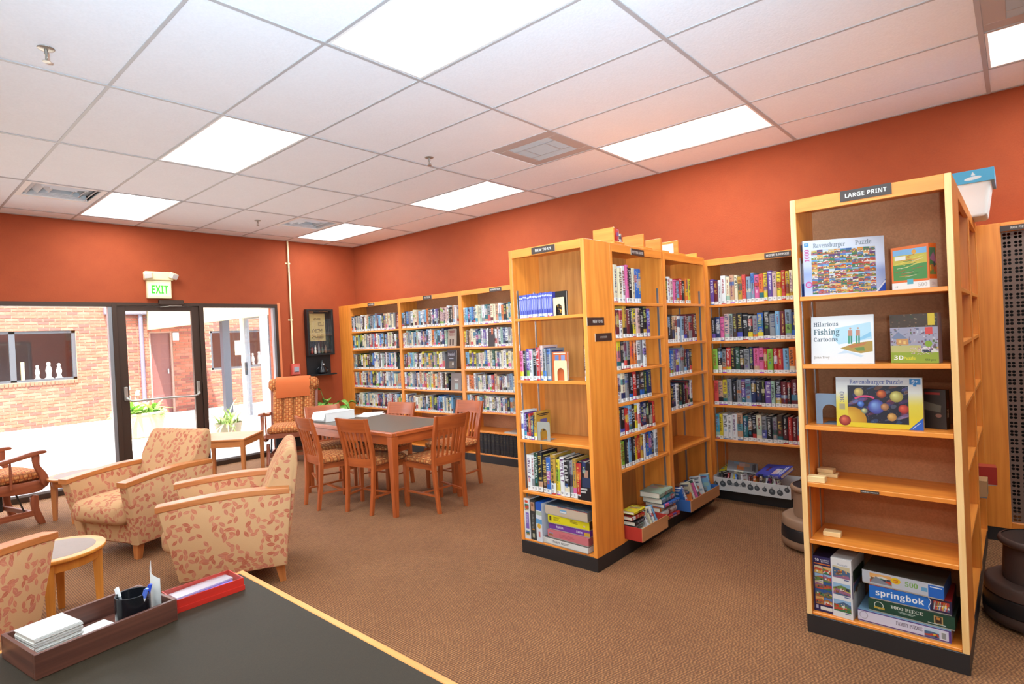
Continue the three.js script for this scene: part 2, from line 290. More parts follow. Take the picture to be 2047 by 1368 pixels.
function bookCell(code, r, o = {}) {
  if (cellNo >= 512) throw new Error('book sheet is full');
  const k = cellNo++, cx = (k % cellsPer) * 64, cy = Math.floor(k / cellsPer) * 128, g = BS.g, base = o.color || PAL[code][0], inkA = dark.has(code) ? ['#f2efe6', '#e7c65a', '#d8dbe6', '#e8e4d8', '#c9d36a'][(r() * 5) | 0] : ['#1c1c22', '#8a1f24', '#23366e', '#2b2b2b', '#5b2a5a'][(r() * 5) | 0];
  g.save(); g.beginPath(); g.rect(cx, cy, 64, 128); g.clip(); g.translate(cx, cy); fill(g, base, 0, 0, 64, 128);
  const keys = Object.keys(PAL), alt = () => PAL[keys[(r() * keys.length) | 0]][0], sw = 31;
  if (o.dvd) { fill(g, '#c9c6ec', 1, 10 + 6 * r(), sw - 2, 9); fill(g, '#d8d8f4', 8, 30, 6, 58); fill(g, '#8f8ad8', 18, 26 + 10 * r(), 5, 50); fill(g, '#2c2f86', 0, 0, 2, 128); }
  else if (o.ref) { for (const y of [18, 30, 62, 100]) fill(g, '#6a5a34', 3, y, sw - 6, 1.4); fill(g, '#8a7a4a', 9, 40, 12, 2); fill(g, '#8a7a4a', 10, 46, 10, 1.5); }
  else if (!o.plain) {
    if (r() < 0.45) { g.globalAlpha = 0.75; const y0 = r() * 70, hh = 12 + r() * 36; fill(g, alt(), 0, y0, sw, hh); g.globalAlpha = 1; }
    if (r() < 0.35) { fill(g, alt(), 0, 84 + r() * 12, sw, 30); }
    if (r() < 0.3) { fill(g, inkA, 0, 4 + r() * 6, sw, 2); }
    // lettering seen from too far to read: rows of strokes down the spine
    const big = r() < 0.6, tw = big ? 13 + r() * 7 : 7 + r() * 5, x0 = (sw - tw) / 2 + (r() - 0.5) * 5, y1 = 62 + r() * 34; let y = 8 + r() * 10;
    g.fillStyle = inkA; while (y < y1) { const L = 2 + r() * (big ? 5 : 3.4); if (r() < 0.86) { if (r() < 0.5) g.fillRect(x0, y, tw, 1.6); g.fillRect(x0 + r() * tw * 0.3, y, tw * (0.45 + 0.5 * r()), Math.min(L, 2.6)); g.fillRect(x0 + (r() < 0.5 ? 0 : tw - 2.5), y, 2.5, L); } y += L + 1.1; }
    if (r() < 0.5) { g.fillStyle = alt(); let yy = y1 + 4; for (let i = 0; i < 5; i++) { g.fillRect(x0 + 2, yy, tw - 4, 1.5); yy += 2.6; } }
    // cover
    fill(g, base, 32, 0, 32, 128); g.globalAlpha = 0.8; for (let i = 0; i < 4; i++) { g.fillStyle = alt(); g.fillRect(34 + r() * 14, 20 + r() * 70, 6 + r() * 14, 6 + r() * 26); } g.globalAlpha = 1; fill(g, inkA, 36, 10, 24, 5); fill(g, inkA, 38, 18, 20, 4);
  }
  if (o.sticker !== false) { fill(g, '#f4f3ee', 1, 110, sw - 2, 16); fill(g, '#555560', 7, 114, 13, 1.6); fill(g, '#555560', 9, 118, 10, 1.6); if (r() < 0.3) fill(g, ['#c33', '#36a', '#a3c'][(r() * 3) | 0], 2, 122, sw - 4, 4); }
  g.restore();
  const uv = (x0, y0, x1, y1) => [(cx + x0) / 2048, 1 - (cy + y1) / 2048, (cx + x1) / 2048, 1 - (cy + y0) / 2048];
  return { spine: uv(1, 1, 30, 127), cover: uv(33, 1, 63, 127), plain: uv(33, 2, 35, 4) };
}
// a standing book: spine toward +z at z = 0, thickness along x from 0
function bookGeo(w, h, d, cell) {
  const t = Math.min(0.0026, w * 0.16), rd = Math.min(0.006, w * 0.2), S = cell.spine, C = cell.cover, P = cell.plain, q = [];
  const xs = [0, w * 0.22, w * 0.78, w], zs = [-rd, 0, 0, -rd];
  for (let i = 0; i < 3; i++) { const u0 = S[0] + (S[2] - S[0]) * xs[i] / w, u1 = S[0] + (S[2] - S[0]) * xs[i + 1] / w; q.push([[xs[i], 0, zs[i]], [xs[i + 1], 0, zs[i + 1]], [xs[i + 1], h, zs[i + 1]], [xs[i], h, zs[i]], [u0, S[1], u1, S[3]]]); }
  q.push([[0, h, -rd], [w * 0.22, h, 0], [w * 0.78, h, 0], [w, h, -rd], P]);
  for (const [x0, x1] of [[0, t], [w - t, w]]) {
    const out = x0 === 0;
    q.push(out ? [[x0, 0, -d], [x0, 0, -rd], [x0, h, -rd], [x0, h, -d], C] : [[x1, 0, -rd], [x1, 0, -d], [x1, h, -d], [x1, h, -rd], C]);
    q.push([[x0, h, -rd], [x1, h, -rd], [x1, h, -d], [x0, h, -d], P], [[x1, 0, -d], [x0, 0, -d], [x0, h, -d], [x1, h, -d], P]);
    q.push(out ? [[x1, 0, -rd], [x1, 0, -d], [x1, h, -d], [x1, h, -rd], P] : [[x0, 0, -d], [x0, 0, -rd], [x0, h, -rd], [x0, h, -d], P]);
  }
  return quadGeo(q);
}
function pageGeo(w, h, d) { const t = Math.min(0.0026, w * 0.16) - 0.0002; const g = norm(new THREE.BoxGeometry(w - 2 * t, h - 0.007, d - 0.009)); g.translate(w / 2, h / 2 - 0.0005, -d / 2 - 0.0005); return g; }
function makeBook(label, group, w, h, d, cell, pos, rot, name = 'book') {
  const m = solo(name, bookGeo(w, h, d, cell), M.book, label, 'book', group); part('pages', pageGeo(w, h, d), M.pages, m);
  m.position.set(...pos); m.rotation.set(rot[0], rot[1], rot[2], 'YXZ'); return m;
}
const ORD = ['first', 'second', 'third', 'fourth', 'fifth', 'sixth', 'seventh', 'eighth', 'ninth', 'tenth', '11th', '12th', '13th', '14th', '15th', '16th', '17th', '18th', '19th', '20th', '21st', '22nd', '23rd', '24th', '25th', '26th', '27th', '28th'];
const stuffCovers = [], stuffPages = [];
// a row of books on a shelf of a unit standing at pos and turned by ry; local x runs left to right along the shelf front
function bookRow({ pos, ry, x0, x1, y, z, codes, h = [0.2, 0.24], d = [0.15, 0.17], where, group, stuff, cells, o = {}, wide }) {
  const list = codes.split(' ').join('').split(''), ws = list.map((c, i) => (wide && wide[i]) || rr(0.75, 1.3)), tot = ws.reduce((a, b) => a + b, 0); let x = x0; const c = Math.cos(ry), s = Math.sin(ry);
  list.forEach((code, i) => {
    const w = ws[i] / tot * (x1 - x0), hh = rr(h[0], h[1]), dd = rr(d[0], d[1]), zz = z - rr(0, 0.01), lean = rnd() < 0.2 ? rr(-0.03, 0.03) : 0, xx = x; x += w; const cell = stuff ? cells[(rnd() * cells.length) | 0] : bookCell(code, rnd, o);
    const ax = lean < 0 ? xx : xx, p = [pos[0] + ax * c + zz * s, pos[1] + y + 0.001, pos[2] - ax * s + zz * c];
    if (stuff) { const mt = new THREE.Matrix4().makeRotationY(ry).setPosition(...p); stuffCovers.push(bookGeo(w - 0.0012, hh, dd, cell).applyMatrix4(mt)); stuffPages.push(pageGeo(w - 0.0012, hh, dd).applyMatrix4(mt)); }
    else makeBook(`${PAL[code][1]} book, ${ORD[i]} from left, ${where}`, group, w - 0.0012, hh, dd, cell, p, [0, ry, 0]);
  });
}
// ------------------------------------------------------------------ room shell
const RX = 10.6, RZ = 9.4, WT = 0.25;
{
  const g = box(-0.02, RX + 0.25, -0.25, 0, -0.25, RZ + 0.25, 0); struct('floor', uvBox(g, 0, 0), M.carpet);
  struct('wall_right', box(-WT, RX + 0.25, -0.05, 3.6, -WT, 0, 0), M.wall);
  struct('wall_front', box(-WT, RX + 0.25, -0.05, 3.6, RZ, RZ + 0.25, 0), M.plaster);
  struct('wall_side', box(RX, RX + 0.25, -0.05, 3.6, 0, RZ, 0), M.plaster);
  // wall with the glazed front: opening z 1.27 .. 5.7, up to 2.07
  struct('wall_window', [box(-WT, 0, -0.05, 3.6, 0, 1.27, 0), box(-WT, 0, -0.05, 3.6, 5.7, RZ, 0), box(-WT, 0, 2.07, 3.6, 1.27, 5.7, 0)], M.wall);
  struct('roof', box(-0.6, RX + 0.4, 3.6, 3.85, -0.4, RZ + 0.4, 0), M.concrete);
}
// suspended ceiling: lay-in tiles between tees; the light panels and vents take the place of tiles
const GX = (i) => 0.30 + 1.2192 * i, GZ = (j) => 0.50 + 0.6096 * j;
const LIGHTS = []; for (const i of [0, 2, 4, 6]) for (const j of [0, 4, 8, 12]) LIGHTS.push([i, j]);
const isLight = (i, j) => LIGHTS.some((l) => l[0] === i && l[1] === j);
const HALF = { '0,5': 'left', '0,1': 'left', '3,1': 'right', '6,1': 'left' };   // cells shared by a square vent and a half tile
{
  const ceil = new THREE.Group(); ceil.name = 'ceiling'; ceil.userData = { kind: 'structure', label: 'white suspended ceiling of lay-in tiles between grey tees' }; scene.add(ceil);
  part('deck', box(-0.01, RX, 3.2, 3.22, 0, RZ, 0), M.white, ceil);
  const xs = [-0.0, ...Array.from({ length: 9 }, (_, i) => GX(i)).filter((x) => x < RX), RX], zs = [0, ...Array.from({ length: 15 }, (_, j) => GZ(j)).filter((z) => z < RZ), RZ];
  for (let a = 0; a + 1 < xs.length; a++) for (let b = 0; b + 1 < zs.length; b++) {
    const i = a - 1, j = b - 1; if (isLight(i, j)) continue; const e = 0.003; let xa = xs[a] + e, xb = xs[a + 1] - e;
    const hv = HALF[i + ',' + j]; if (hv === 'left') xa = xs[a] + (i === 0 ? 0 : 0.61), xb = i === 0 ? xs[a] + 0.605 : xs[a + 1] - e; if (hv === 'right') xb = xs[a] + 0.605;
    part('tile', box(xa, xb, CEIL + 0.001, CEIL + 0.018, zs[b] + e, zs[b + 1] - e, 0.003), M.tile, ceil);
  }
  for (const x of xs.slice(1, -1)) part('tee', box(x - 0.012, x + 0.012, CEIL - 0.004, CEIL + 0.03, 0, RZ, 0.001), M.tee, ceil);
  for (const z of zs.slice(1, -1)) for (let a = 0; a + 1 < xs.length; a++) part('tee', box(xs[a] + 0.0125, xs[a + 1] - 0.0125, CEIL - 0.003, CEIL + 0.03, z - 0.009, z + 0.009, 0.001), M.tee, ceil);
  part('wall_angle', [box(0, 0.022, CEIL - 0.003, CEIL, 0, RZ, 0), box(0.022, RX, CEIL - 0.003, CEIL, 0, 0.022, 0)], M.tee, ceil);
}
// light panels
const lensMat = std({ color: 0xffffff, emissive: new THREE.Color(0.97, 0.99, 1), emissiveIntensity: 2.2, roughness: 0.4 });
const LIGHT_LABEL = { '0,0': 'small-looking ceiling light panel above the corner bookcases by the conduit', '0,4': 'ceiling light panel next to the square diffuser above the armchairs', '2,0': 'ceiling light panel close to the orange wall above the New To Us shelves', '2,4': 'ceiling light panel over the dining table, alone between plain tiles', '4,0': 'ceiling light panel close to the orange wall above the mystery shelves', '4,4': 'largest ceiling light panel, cut by the top edge of the picture', '6,0': 'ceiling light panel cut by the picture edge beside the grey return grille' };
for (const [i, j] of LIGHTS) {
  const x0 = GX(i), x1 = Math.min(GX(i + 1), RX), z0 = GZ(j), z1 = Math.min(GZ(j + 1), RZ), t = thing('ceiling_light', LIGHT_LABEL[i + ',' + j] || `ceiling light panel outside the picture, ${['first', '', 'second', '', 'third', '', 'fourth'][i]} from the glass wall, ${['first', '', '', '', 'second', '', '', '', 'third', '', '', '', 'fourth'][j]} from the orange wall`, 'light', [(x0 + x1) / 2, CEIL, (z0 + z1) / 2], 0, 'recessed ceiling light panels');
  const w = x1 - x0 - 0.026, d = z1 - z0 - 0.02;
  part('housing', [box(-w / 2, w / 2, 0.09, 0.1, -d / 2, d / 2, 0), box(-w / 2, -w / 2 + 0.004, 0.004, 0.09, -d / 2, d / 2, 0), box(w / 2 - 0.004, w / 2, 0.004, 0.09, -d / 2, d / 2, 0), box(-w / 2, w / 2, 0.004, 0.09, -d / 2, -d / 2 + 0.004, 0), box(-w / 2, w / 2, 0.004, 0.09, d / 2 - 0.004, d / 2, 0)], M.white, t);
  part('frame', [box(-w / 2, w / 2, -0.001, 0.006, -d / 2, -d / 2 + 0.014, 0.001), box(-w / 2, w / 2, -0.001, 0.006, d / 2 - 0.014, d / 2, 0.001), box(-w / 2, -w / 2 + 0.014, -0.001, 0.006, -d / 2 + 0.014, d / 2 - 0.014, 0.001), box(w / 2 - 0.014, w / 2, -0.001, 0.006, -d / 2 + 0.014, d / 2 - 0.014, 0.001)], M.white, t);
  part('diffuser', box(-w / 2 + 0.014, w / 2 - 0.014, 0.003, 0.006, -d / 2 + 0.014, d / 2 - 0.014, 0), lensMat, t);
  const l = new THREE.RectAreaLight(new THREE.Color(0.86, 0.96, 1), TROFFER, w - 0.03, d - 0.03); l.position.set(0, -0.004, 0); l.rotation.x = -PI / 2; l.castShadow = true; t.add(l);
}
// vents
function diffuser(x, z, label) {
  const t = thing('ceiling_vent', label, 'vent', [x, CEIL, z]);
  part('frame', [box(-0.3, 0.3, 0, 0.012, -0.295, -0.25, 0.002), box(-0.3, 0.3, 0, 0.012, 0.25, 0.295, 0.002), box(-0.3, -0.25, 0, 0.012, -0.25, 0.25, 0.002), box(0.25, 0.3, 0, 0.012, -0.25, 0.25, 0.002)], M.white, t);
  part('throat', box(-0.25, 0.25, 0.06, 0.07, -0.25, 0.25, 0), std({ color: 0xc4c6c6, roughness: 0.5 }), t);
  for (const s of [0.24, 0.17, 0.1]) { // nested louvre rings
    const q = []; for (let k = 0; k < 4; k++) { const g = bar([-s, 0.0, s], [s, 0.0, s], 0.004, 0.07, 0.004, 0.07, [0, 0.8, 0.6]); g.rotateY(k * PI / 2); g.translate(0, 0.035, 0); q.push(g); } part('louvre', q, std({ color: 0xe6e8ea, roughness: 0.35 }), t);
  }
}
diffuser(GX(0) + 0.91, GZ(5.5), 'square ceiling diffuser with nested louvres next to a light panel above the glass front');
diffuser(GX(0) + 0.91, GZ(1.5), 'square ceiling diffuser with nested louvres above the corner bookcases');
function grille(x, z, label) {
  const t = thing('return_grille', label, 'vent', [x, CEIL, z]), mg = std({ color: 0xb3aeac, roughness: 0.55 });
  part('frame', [box(-0.3, 0.3, 0, 0.012, -0.295, -0.2, 0.002), box(-0.3, 0.3, 0, 0.012, 0.2, 0.295, 0.002), box(-0.3, -0.2, 0, 0.012, -0.2, 0.2, 0.002), box(0.2, 0.3, 0, 0.012, -0.2, 0.2, 0.002)], mg, t);
  part('backing', box(-0.2, 0.2, 0.03, 0.035, -0.2, 0.2, 0), M.black, t);
  const q = []; for (let k = -12; k <= 12; k++) { q.push(bar([-0.2, 0.008, k * 0.0158], [0.2, 0.008, k * 0.0158], 0.002, 0.016, 0.002, 0.016, [0, 0.7, 0.7])); } part('blades', q, mg, t);
  part('cross_bar', [box(-0.2, 0.2, 0.0, 0.004, -0.11, -0.104, 0), box(-0.2, 0.2, 0, 0.004, 0.104, 0.11, 0), box(-0.11, -0.104, 0, 0.004, -0.104, 0.104, 0), box(0.104, 0.11, 0, 0.004, -0.104, 0.104, 0)], mg, t);
}
grille(GX(4) - 0.305, GZ(1.5), 'grey square return grille beside a light panel over the New To Us shelves');
grille(GX(6) + 0.305, GZ(1.5), 'grey return grille cut by the top corner of the picture above a light panel');
// sprinklers
function sprinkler(x, z, label) {
  const t = thing('sprinkler', label, 'sprinkler', [x, CEIL, z], rr(0, 3), 'ceiling sprinkler heads');
  part('escutcheon', lathe([[0.001, -0.008], [0.02, -0.008], [0.034, -0.004], [0.036, 0.0], [0.03, 0.001]], 24), M.brushed, t);
  part('frame', [cyl(0.009, 0.008, -0.03, -0.006, 12), tube([[-0.008, -0.03, 0], [-0.013, -0.045, 0], [0, -0.062, 0]], 0.0022, 10, 6), tube([[0.008, -0.03, 0], [0.013, -0.045, 0], [0, -0.062, 0]], 0.0022, 10, 6), cyl(0.003, 0.003, -0.062, -0.03, 8)], M.brushed, t);
  part('deflector', cyl(0.017, 0.017, -0.065, -0.063, 16), M.brushed, t);
}

sprinkler(4.226, 4.479, 'ceiling sprinkler head closest to the viewpoint, in a plain tile'); sprinkler(4.135, 1.983, 'ceiling sprinkler head between the return grille and the long light panels'); sprinkler(1.067, 1.983, 'ceiling sprinkler head near the far diffuser by the conduit');
{ // flash unit on its stand behind the viewpoint
  const t = thing('flash_unit', 'small black flash head on a light stand behind the viewpoint, tilted upward', 'flash', [7.95, 0, 5.42]);
  const hd = part('flash_head', box(-0.035, 0.035, -0.02, 0.02, -0.09, 0, 0.006), M.black, t); hd.position.set(0.03, 1.45, 0.03); hd.lookAt(5.5, 2.97, 3.25);
  const fc = part('flash_window', box(-0.03, 0.03, -0.016, 0.016, 0, 0.002, 0), std({ color: 0xffffff, emissive: new THREE.Color(0.86, 0.93, 1), emissiveIntensity: 1.5 }), hd);
  part('stand_pole', cyl(0.011, 0.009, 0.02, 1.42, 12), M.black, t); for (let k = 0; k < 3; k++) part('stand_leg', bar([0.34 * Math.cos(k * 2.09 + 0.4), 0.008, 0.34 * Math.sin(k * 2.09 + 0.4)], [0, 0.42, 0], 0.014, 0.014), M.black, t);
}
// ------------------------------------------------------------------ bookcases
const plate = (text, px, o = {}) => region(px, Math.round(px * (o.r || 0.22)), (g, w, h) => { fill(g, '#4a3a33', -1, -1, w + 2, h + 2); txt(g, text, w / 2, h / 2, h * (o.s || 0.55), '#e9e4da', { fit: w * (o.f || 0.7) }); });
function signPlate(parent, r, x, y, z, w, h, ry = 0) { const g = faceBox(-w / 2, w / 2, -h / 2, h / 2, 0, 0.004, { all: '#4a3a33', front: r, left: '#cfc6b2', right: '#cfc6b2' }); g.rotateY(ry); g.translate(x, y, z); return part('sign', g, M.print, parent); }
// local frame: x along the front from 0 to w, front face at z = 0, depth toward -z
function bookcase(label, { w, h = 2.05, d = 0.3, shelves, pos, ry = 0, back = M.hard, both = false, st = 0.026, headerH = 0.055, std = 'lr', edge = M.maple, topY, baseIn = 0, name = 'bookcase', base = 0.088, stdTop = 1.78 }) {
  const t = thing(name, label, 'bookcase', pos, ry), D = both ? 2 * d : d, Z = -D;
  part('plinth', box(baseIn, w - baseIn, 0, base, Z, -0.001, 0.002), M.plinth, t);
  for (const x of [0, w - st]) { const s = part('side_panel', box(x, x + st, base, h, Z + (both ? 0.006 : 0), -0.006, 0.001, 1), M.maple, t); part('edge_strip', box(x, x + st, base, h, -0.006, 0, 0.0015, 1), edge, s); if (both) part('edge_strip', box(x, x + st, base, h, Z, Z + 0.006, 0.0015, 1), edge, s); }
  part('top_panel', box(st, w - st, h - 0.022, h - 0.002, Z + (both ? 0.02 : 0), -0.02, 0.001, 0), M.maple, t);
  part('header', box(st, w - st, h - headerH, h, -0.02, -0.001, 0.0015, 0), M.maple, t);
  if (both) part('header', box(st, w - st, h - headerH, h, Z + 0.001, Z + 0.02, 0.0015, 0), M.maple, t);
  part('back_panel', both ? box(st, w - st, base, h - 0.022, -d - 0.006, -d + 0.006, 0, 1) : box(st, w - st, base, h - 0.022, Z, Z + 0.008, 0, 1), back, t);
  for (const y of [...shelves, base + 0.014]) {
    const b = y < base + 0.02; part('shelf', box(st + 0.001, w - st - 0.001, y - (b ? 0.014 : 0.02), y, -d + 0.008, -0.004, 0.002, 0), M.maple, t);
    if (both) part('shelf', box(st + 0.001, w - st - 0.001, y - (b ? 0.014 : 0.02), y, Z + 0.004, -d - 0.008, 0.002, 0), M.maple, t);
  }
  for (const sd of std) for (const z of [-0.045, -0.225]) { const x = sd === 'l' ? st : w - st - 0.003; part('shelf_standard', box(x, x + 0.003, base + 0.02, stdTop, z - 0.008, z + 0.008, 0.0005), M.steel, t); }
  return t;
}
// end unit with the NEW TO US sign
const NTU = { pos: [5.14, 0, 2.2], ry: 0 };
{
  const t = bookcase('maple end bookcase with the NEW TO US sign on its header', { ...NTU, w: 0.61, shelves: [1.59, 1.173, 0.775, 0.43], back: M.mapleBack, std: 'l' });
  signPlate(t, plate('NEW TO US', 256), 0.3, 2.022, 0, 0.19, 0.042);
  signPlate(t, region(200, 60, (g, w, h) => { fill(g, '#4a3029', -1, -1, w + 2, h + 2); txt(g, '\u2190', 36, h / 2, 34, '#e9e4da'); txt(g, 'NEW TO US', 122, h / 2, 30, '#e9e4da', { fit: 120 }); }), 0.61, 1.54, -0.095, 0.19, 0.05, PI / 2);
  signPlate(t, region(200, 60, (g, w, h) => { fill(g, '#4a3029', -1, -1, w + 2, h + 2); txt(g, 'MYSTERIES', 98, h / 2, 22, '#b8a89a', { fit: 84 }); txt(g, '\u2192', 170, h / 2, 28, '#e9e4da'); }), 0.61, 1.44, -0.178, 0.19, 0.05, PI / 2);
}
// aisle bays behind it, open on both sides
const R1 = { pos: [5.75, 0, 1.899], ry: PI / 2 }, R2 = { pos: [5.75, 0, 1.152], ry: PI / 2 };
{
  const t = bookcase('two-sided maple aisle bookcase adjoining the NEW TO US end panel', { ...R1, w: 0.746, d: 0.303, shelves: [1.662, 1.425, 1.213, 0.996, 0.778, 0.56], both: true, back: M.mapleBack, std: 'r' });
  signPlate(t, plate('PETITE & SUPER', 200, { f: 0.85, r: 0.3 }), 0.36, 2.012, 0, 0.18, 0.045);
  bookcase('two-sided maple aisle bookcase in the corner next to the mystery shelves', { ...R2, w: 0.75, d: 0.303, shelves: [1.668, 1.363, 1.11, 0.85, 0.545], both: true, back: M.mapleBack, std: 'r' });
}
// wall bookcases
const U = (x) => ({ pos: [x, 0, 0.3], ry: 0 });
const U1 = U(0.275), U2 = U(1.462), U3 = U(2.649), U5 = U(5.705);
{
  const sh = [1.648, 1.387, 1.1, 0.835, 0.55, 0.33];
  const a = bookcase('maple wall bookcase nearest the corner, full of pale book spines', { ...U1, w: 1.186, d: 0.298, shelves: sh, std: '' }); signPlate(a, plate('FICTION', 120, { r: 0.26 }), 0.56, 2.02, 0, 0.165, 0.042);
  const b = bookcase('maple wall bookcase between two others, with front-facing books at its right ends', { ...U2, w: 1.186, d: 0.298, shelves: sh, std: '' }); signPlate(b, plate('FICTION', 120, { r: 0.26 }), 0.595, 2.022, 0, 0.17, 0.05);
  const c = bookcase('maple wall bookcase behind the NEW TO US unit, with black volumes at the bottom', { ...U3, w: 1.186, d: 0.298, shelves: [1.635, 1.367, 1.107, 0.84, 0.6, 0.372], std: '' }); signPlate(c, plate('NON-FICTION', 140, { r: 0.24, f: 0.8 }), 0.6, 2.018, 0, 0.19, 0.045);
  const f = struct('trim_1', box(0, 0.274, 0, 2.05, 0.012, 0.3, 0.002, 1), M.maple, 'maple filler panel between the corner and the first bookcase');
  const e = bookcase('maple wall bookcase with the MYSTERY sign, its five rows packed with bright spines', { ...U5, w: 1.186, d: 0.298, shelves: [1.66, 1.35, 1.077, 0.805, 0.512], std: 'l' });
  signPlate(e, plate('MYSTERY & SUSPENSE', 220, { r: 0.2, f: 0.86 }), 0.6, 2.022, 0, 0.2, 0.042);
}
// end unit with the LARGE PRINT sign and the bays behind it
const LP = { pos: [6.925, 0, 2.2], ry: 0 };
{
  const t = bookcase('maple end bookcase with the LARGE PRINT sign, shelving jigsaw boxes', { ...LP, w: 0.61, shelves: [1.593, 1.274, 0.987, 0.717, 0.447], st: 0.024, headerH: 0.062, std: 'l', edge: M.mapleEdge });
  signPlate(t, plate('LARGE PRINT', 300, { f: 0.82, r: 0.24 }), 0.31, 2.027, 0, 0.195, 0.047);
  signPlate(t, plate('LARGE PRINT', 120, { f: 0.86, r: 0.2 }), 0.28, 0.706, -0.003, 0.072, 0.012);
  bookcase('two-sided maple bay behind the LARGE PRINT unit, nearly empty', { pos: [7.535, 0, 1.899], ry: PI / 2, w: 0.746, d: 0.303, shelves: [1.6, 1.35, 1.06, 0.76, 0.45], both: true, back: M.mapleBack, std: 'l' });
  bookcase('two-sided maple bay between the LARGE PRINT run and the orange wall', { pos: [7.535, 0, 1.152], ry: PI / 2, w: 0.75, d: 0.303, shelves: [1.6, 1.35, 1.06, 0.76, 0.45], both: true, back: M.mapleBack, std: 'l' });
}
// wall cabinet with pierced grille panels, right of the LARGE PRINT run
{
  const t = thing('grille_cabinet', 'maple wall cabinet with dark pierced clover-pattern panels beside the kick stool', 'cabinet', [7.5, 0, 0.3]);
  part('side_panel', box(0, 0.152, 0.088, 2.05, -0.298, 0, 0.002, 1), M.maple, t); part('plinth', box(0, 1.6, 0, 0.088, -0.298, -0.002, 0), M.plinth, t);
  part('header', box(0.152, 1.6, 1.99, 2.05, -0.02, 0, 0.002, 0), M.maple, t); part('top_panel', box(0.152, 1.6, 2.02, 2.048, -0.298, -0.02, 0, 0), M.maple, t); part('bottom_rail', box(0.152, 1.6, 0.088, 0.13, -0.298, 0, 0.002, 0), M.maple, t);
  part('stile', box(0.37, 0.405, 0.13, 1.99, -0.03, 0, 0.002, 1), M.maple, t); part('stile', box(0.95, 0.985, 0.13, 1.99, -0.03, 0, 0.002, 1), M.maple, t); part('stile', box(1.56, 1.6, 0.13, 1.99, -0.298, 0, 0.002, 1), M.maple, t);
  part('back_panel', box(0.152, 1.56, 0.13, 1.99, -0.29, -0.28, 0, 1), M.plinth, t);
  const sh = new THREE.Shape(), s = 0.054; sh.moveTo(-s / 2, -s / 2); sh.lineTo(s / 2, -s / 2); sh.lineTo(s / 2, s / 2); sh.lineTo(-s / 2, s / 2); sh.closePath();
  for (let k = 0; k < 4; k++) { const h = new THREE.Path(), a = k * PI / 2 + PI / 4, cx = Math.cos(a) * 0.0148, cy = Math.sin(a) * 0.0148; for (let i = 0; i < 7; i++) { const b = -i / 7 * 2 * PI, x = cx + 0.0095 * Math.cos(b), y = cy + 0.0095 * Math.sin(b); i ? h.lineTo(x, y) : h.moveTo(x, y); } h.closePath(); sh.holes.push(h); }
  const cell = norm(new THREE.ExtrudeGeometry(sh, { depth: 0.004, bevelEnabled: false })), gm = std_('#6b564c');
  for (const [a, b] of [[0.152, 0.37], [0.405, 0.95], [0.985, 1.56]]) { const q = [], nx = Math.round((b - a) / s), ny = 34, kx = (b - a) / nx / s, ky = 1.86 / ny / s; for (let i = 0; i < nx; i++) for (let j = 0; j < ny; j++) { const c = cell.clone(); c.scale(kx, ky, 1); c.translate(a + (i + 0.5) * s * kx, 0.13 + (j + 0.5) * s * ky, -0.02); q.push(c); } part('pierced_panel', q, gm, t); }
  signPlate(t, plate('NON FICTION', 160, { f: 0.5, r: 0.18 }), 0.25, 2.01, 0.001, 0.2, 0.034);
}
function std_(c) { return std({ color: c, roughness: 0.5 }); }
// ---- books that can be told apart
const G = { my: 'books in the mystery bookcase', r1: 'books in the aisle bay by the NEW TO US panel', r2: 'books in the corner aisle bay', nt: 'books on the NEW TO US shelves' };
[['v m w w e f e q R u u p o y v j y r y e l o o', 1.66, 0.2, 0.245, 'top'], ['k n p j s d k k k s b k s c m u n s k', 1.35, 0.2, 0.235, 'second'], ['l k s r k g k s n p p r l r r c o o c k', 1.077, 0.195, 0.225, 'third'], ['R f y s k s v u n k k v z k m k m k s q', 0.805, 0.2, 0.225, 'fourth'], ['a y w w w f t k k e s k s d k r m s r k', 0.512, 0.2, 0.23, 'fifth']].forEach(([c, y, h0, h1, n]) =>
  bookRow({ ...U5, x0: 0.032, x1: 0.8, y, z: -0.012, codes: c, h: [h0, h1], where: n + ' shelf of the MYSTERY bookcase', group: G.my }));
[['c e e w p k e b b', 1.662, 0.43, 'top', 0.25], ['d m w q m k y j k k v', 1.425, 0.53, 'second', 0.205], ['b y k s s o o w s w', 1.213, 0.46, 'third', 0.205], ['w e s k r k d g n', 0.996, 0.52, 'fourth', 0.195], ['s k r c k y w n n k k r', 0.778, 0.55, 'fifth', 0.19], ['w l k c k y r q w b b n w', 0.56, 0.57, 'sixth', 0.19]].forEach(([c, y, x1, n, h]) =>
  bookRow({ ...R1, x0: 0.03, x1, y, z: -0.012, codes: c, h: [h - 0.018, h + 0.012], where: n + ' shelf beside the NEW TO US panel', group: G.r1 }));
[['k w w p c r k o y', 1.668, 0.5, 'top', 0.19], ['w k k f e w u m d s m d', 1.363, 0.6, 'second', 0.215], ['n b s v u s m n d', 1.11, 0.47, 'third', 0.2], ['m k n w k k m k w', 0.85, 0.46, 'fourth', 0.2]].forEach(([c, y, x1, n, h]) =>
  bookRow({ ...R2, x0: 0.03, x1, y, z: -0.012, codes: c, h: [h - 0.015, h + 0.012], where: n + ' shelf of the corner aisle bay', group: G.r2 }));
bookRow({ ...NTU, x0: 0.05, x1: 0.335, y: 1.59, z: -0.02, codes: 'VVVVVVVVVVVVVVVVVV', h: [0.152, 0.158], d: [0.13, 0.132], where: 'top NEW TO US shelf', group: G.nt, o: { dvd: true } });
bookRow({ ...NTU, x0: 0.04, x1: 0.3, y: 1.173, z: -0.01, codes: 'p k v w k r j s s', h: [0.195, 0.235], where: 'second NEW TO US shelf', group: G.nt });
bookRow({ ...NTU, x0: 0.03, x1: 0.16, y: 0.775, z: -0.01, codes: 'w v k r n q', h: [0.15, 0.19], where: 'third NEW TO US shelf', group: G.nt });
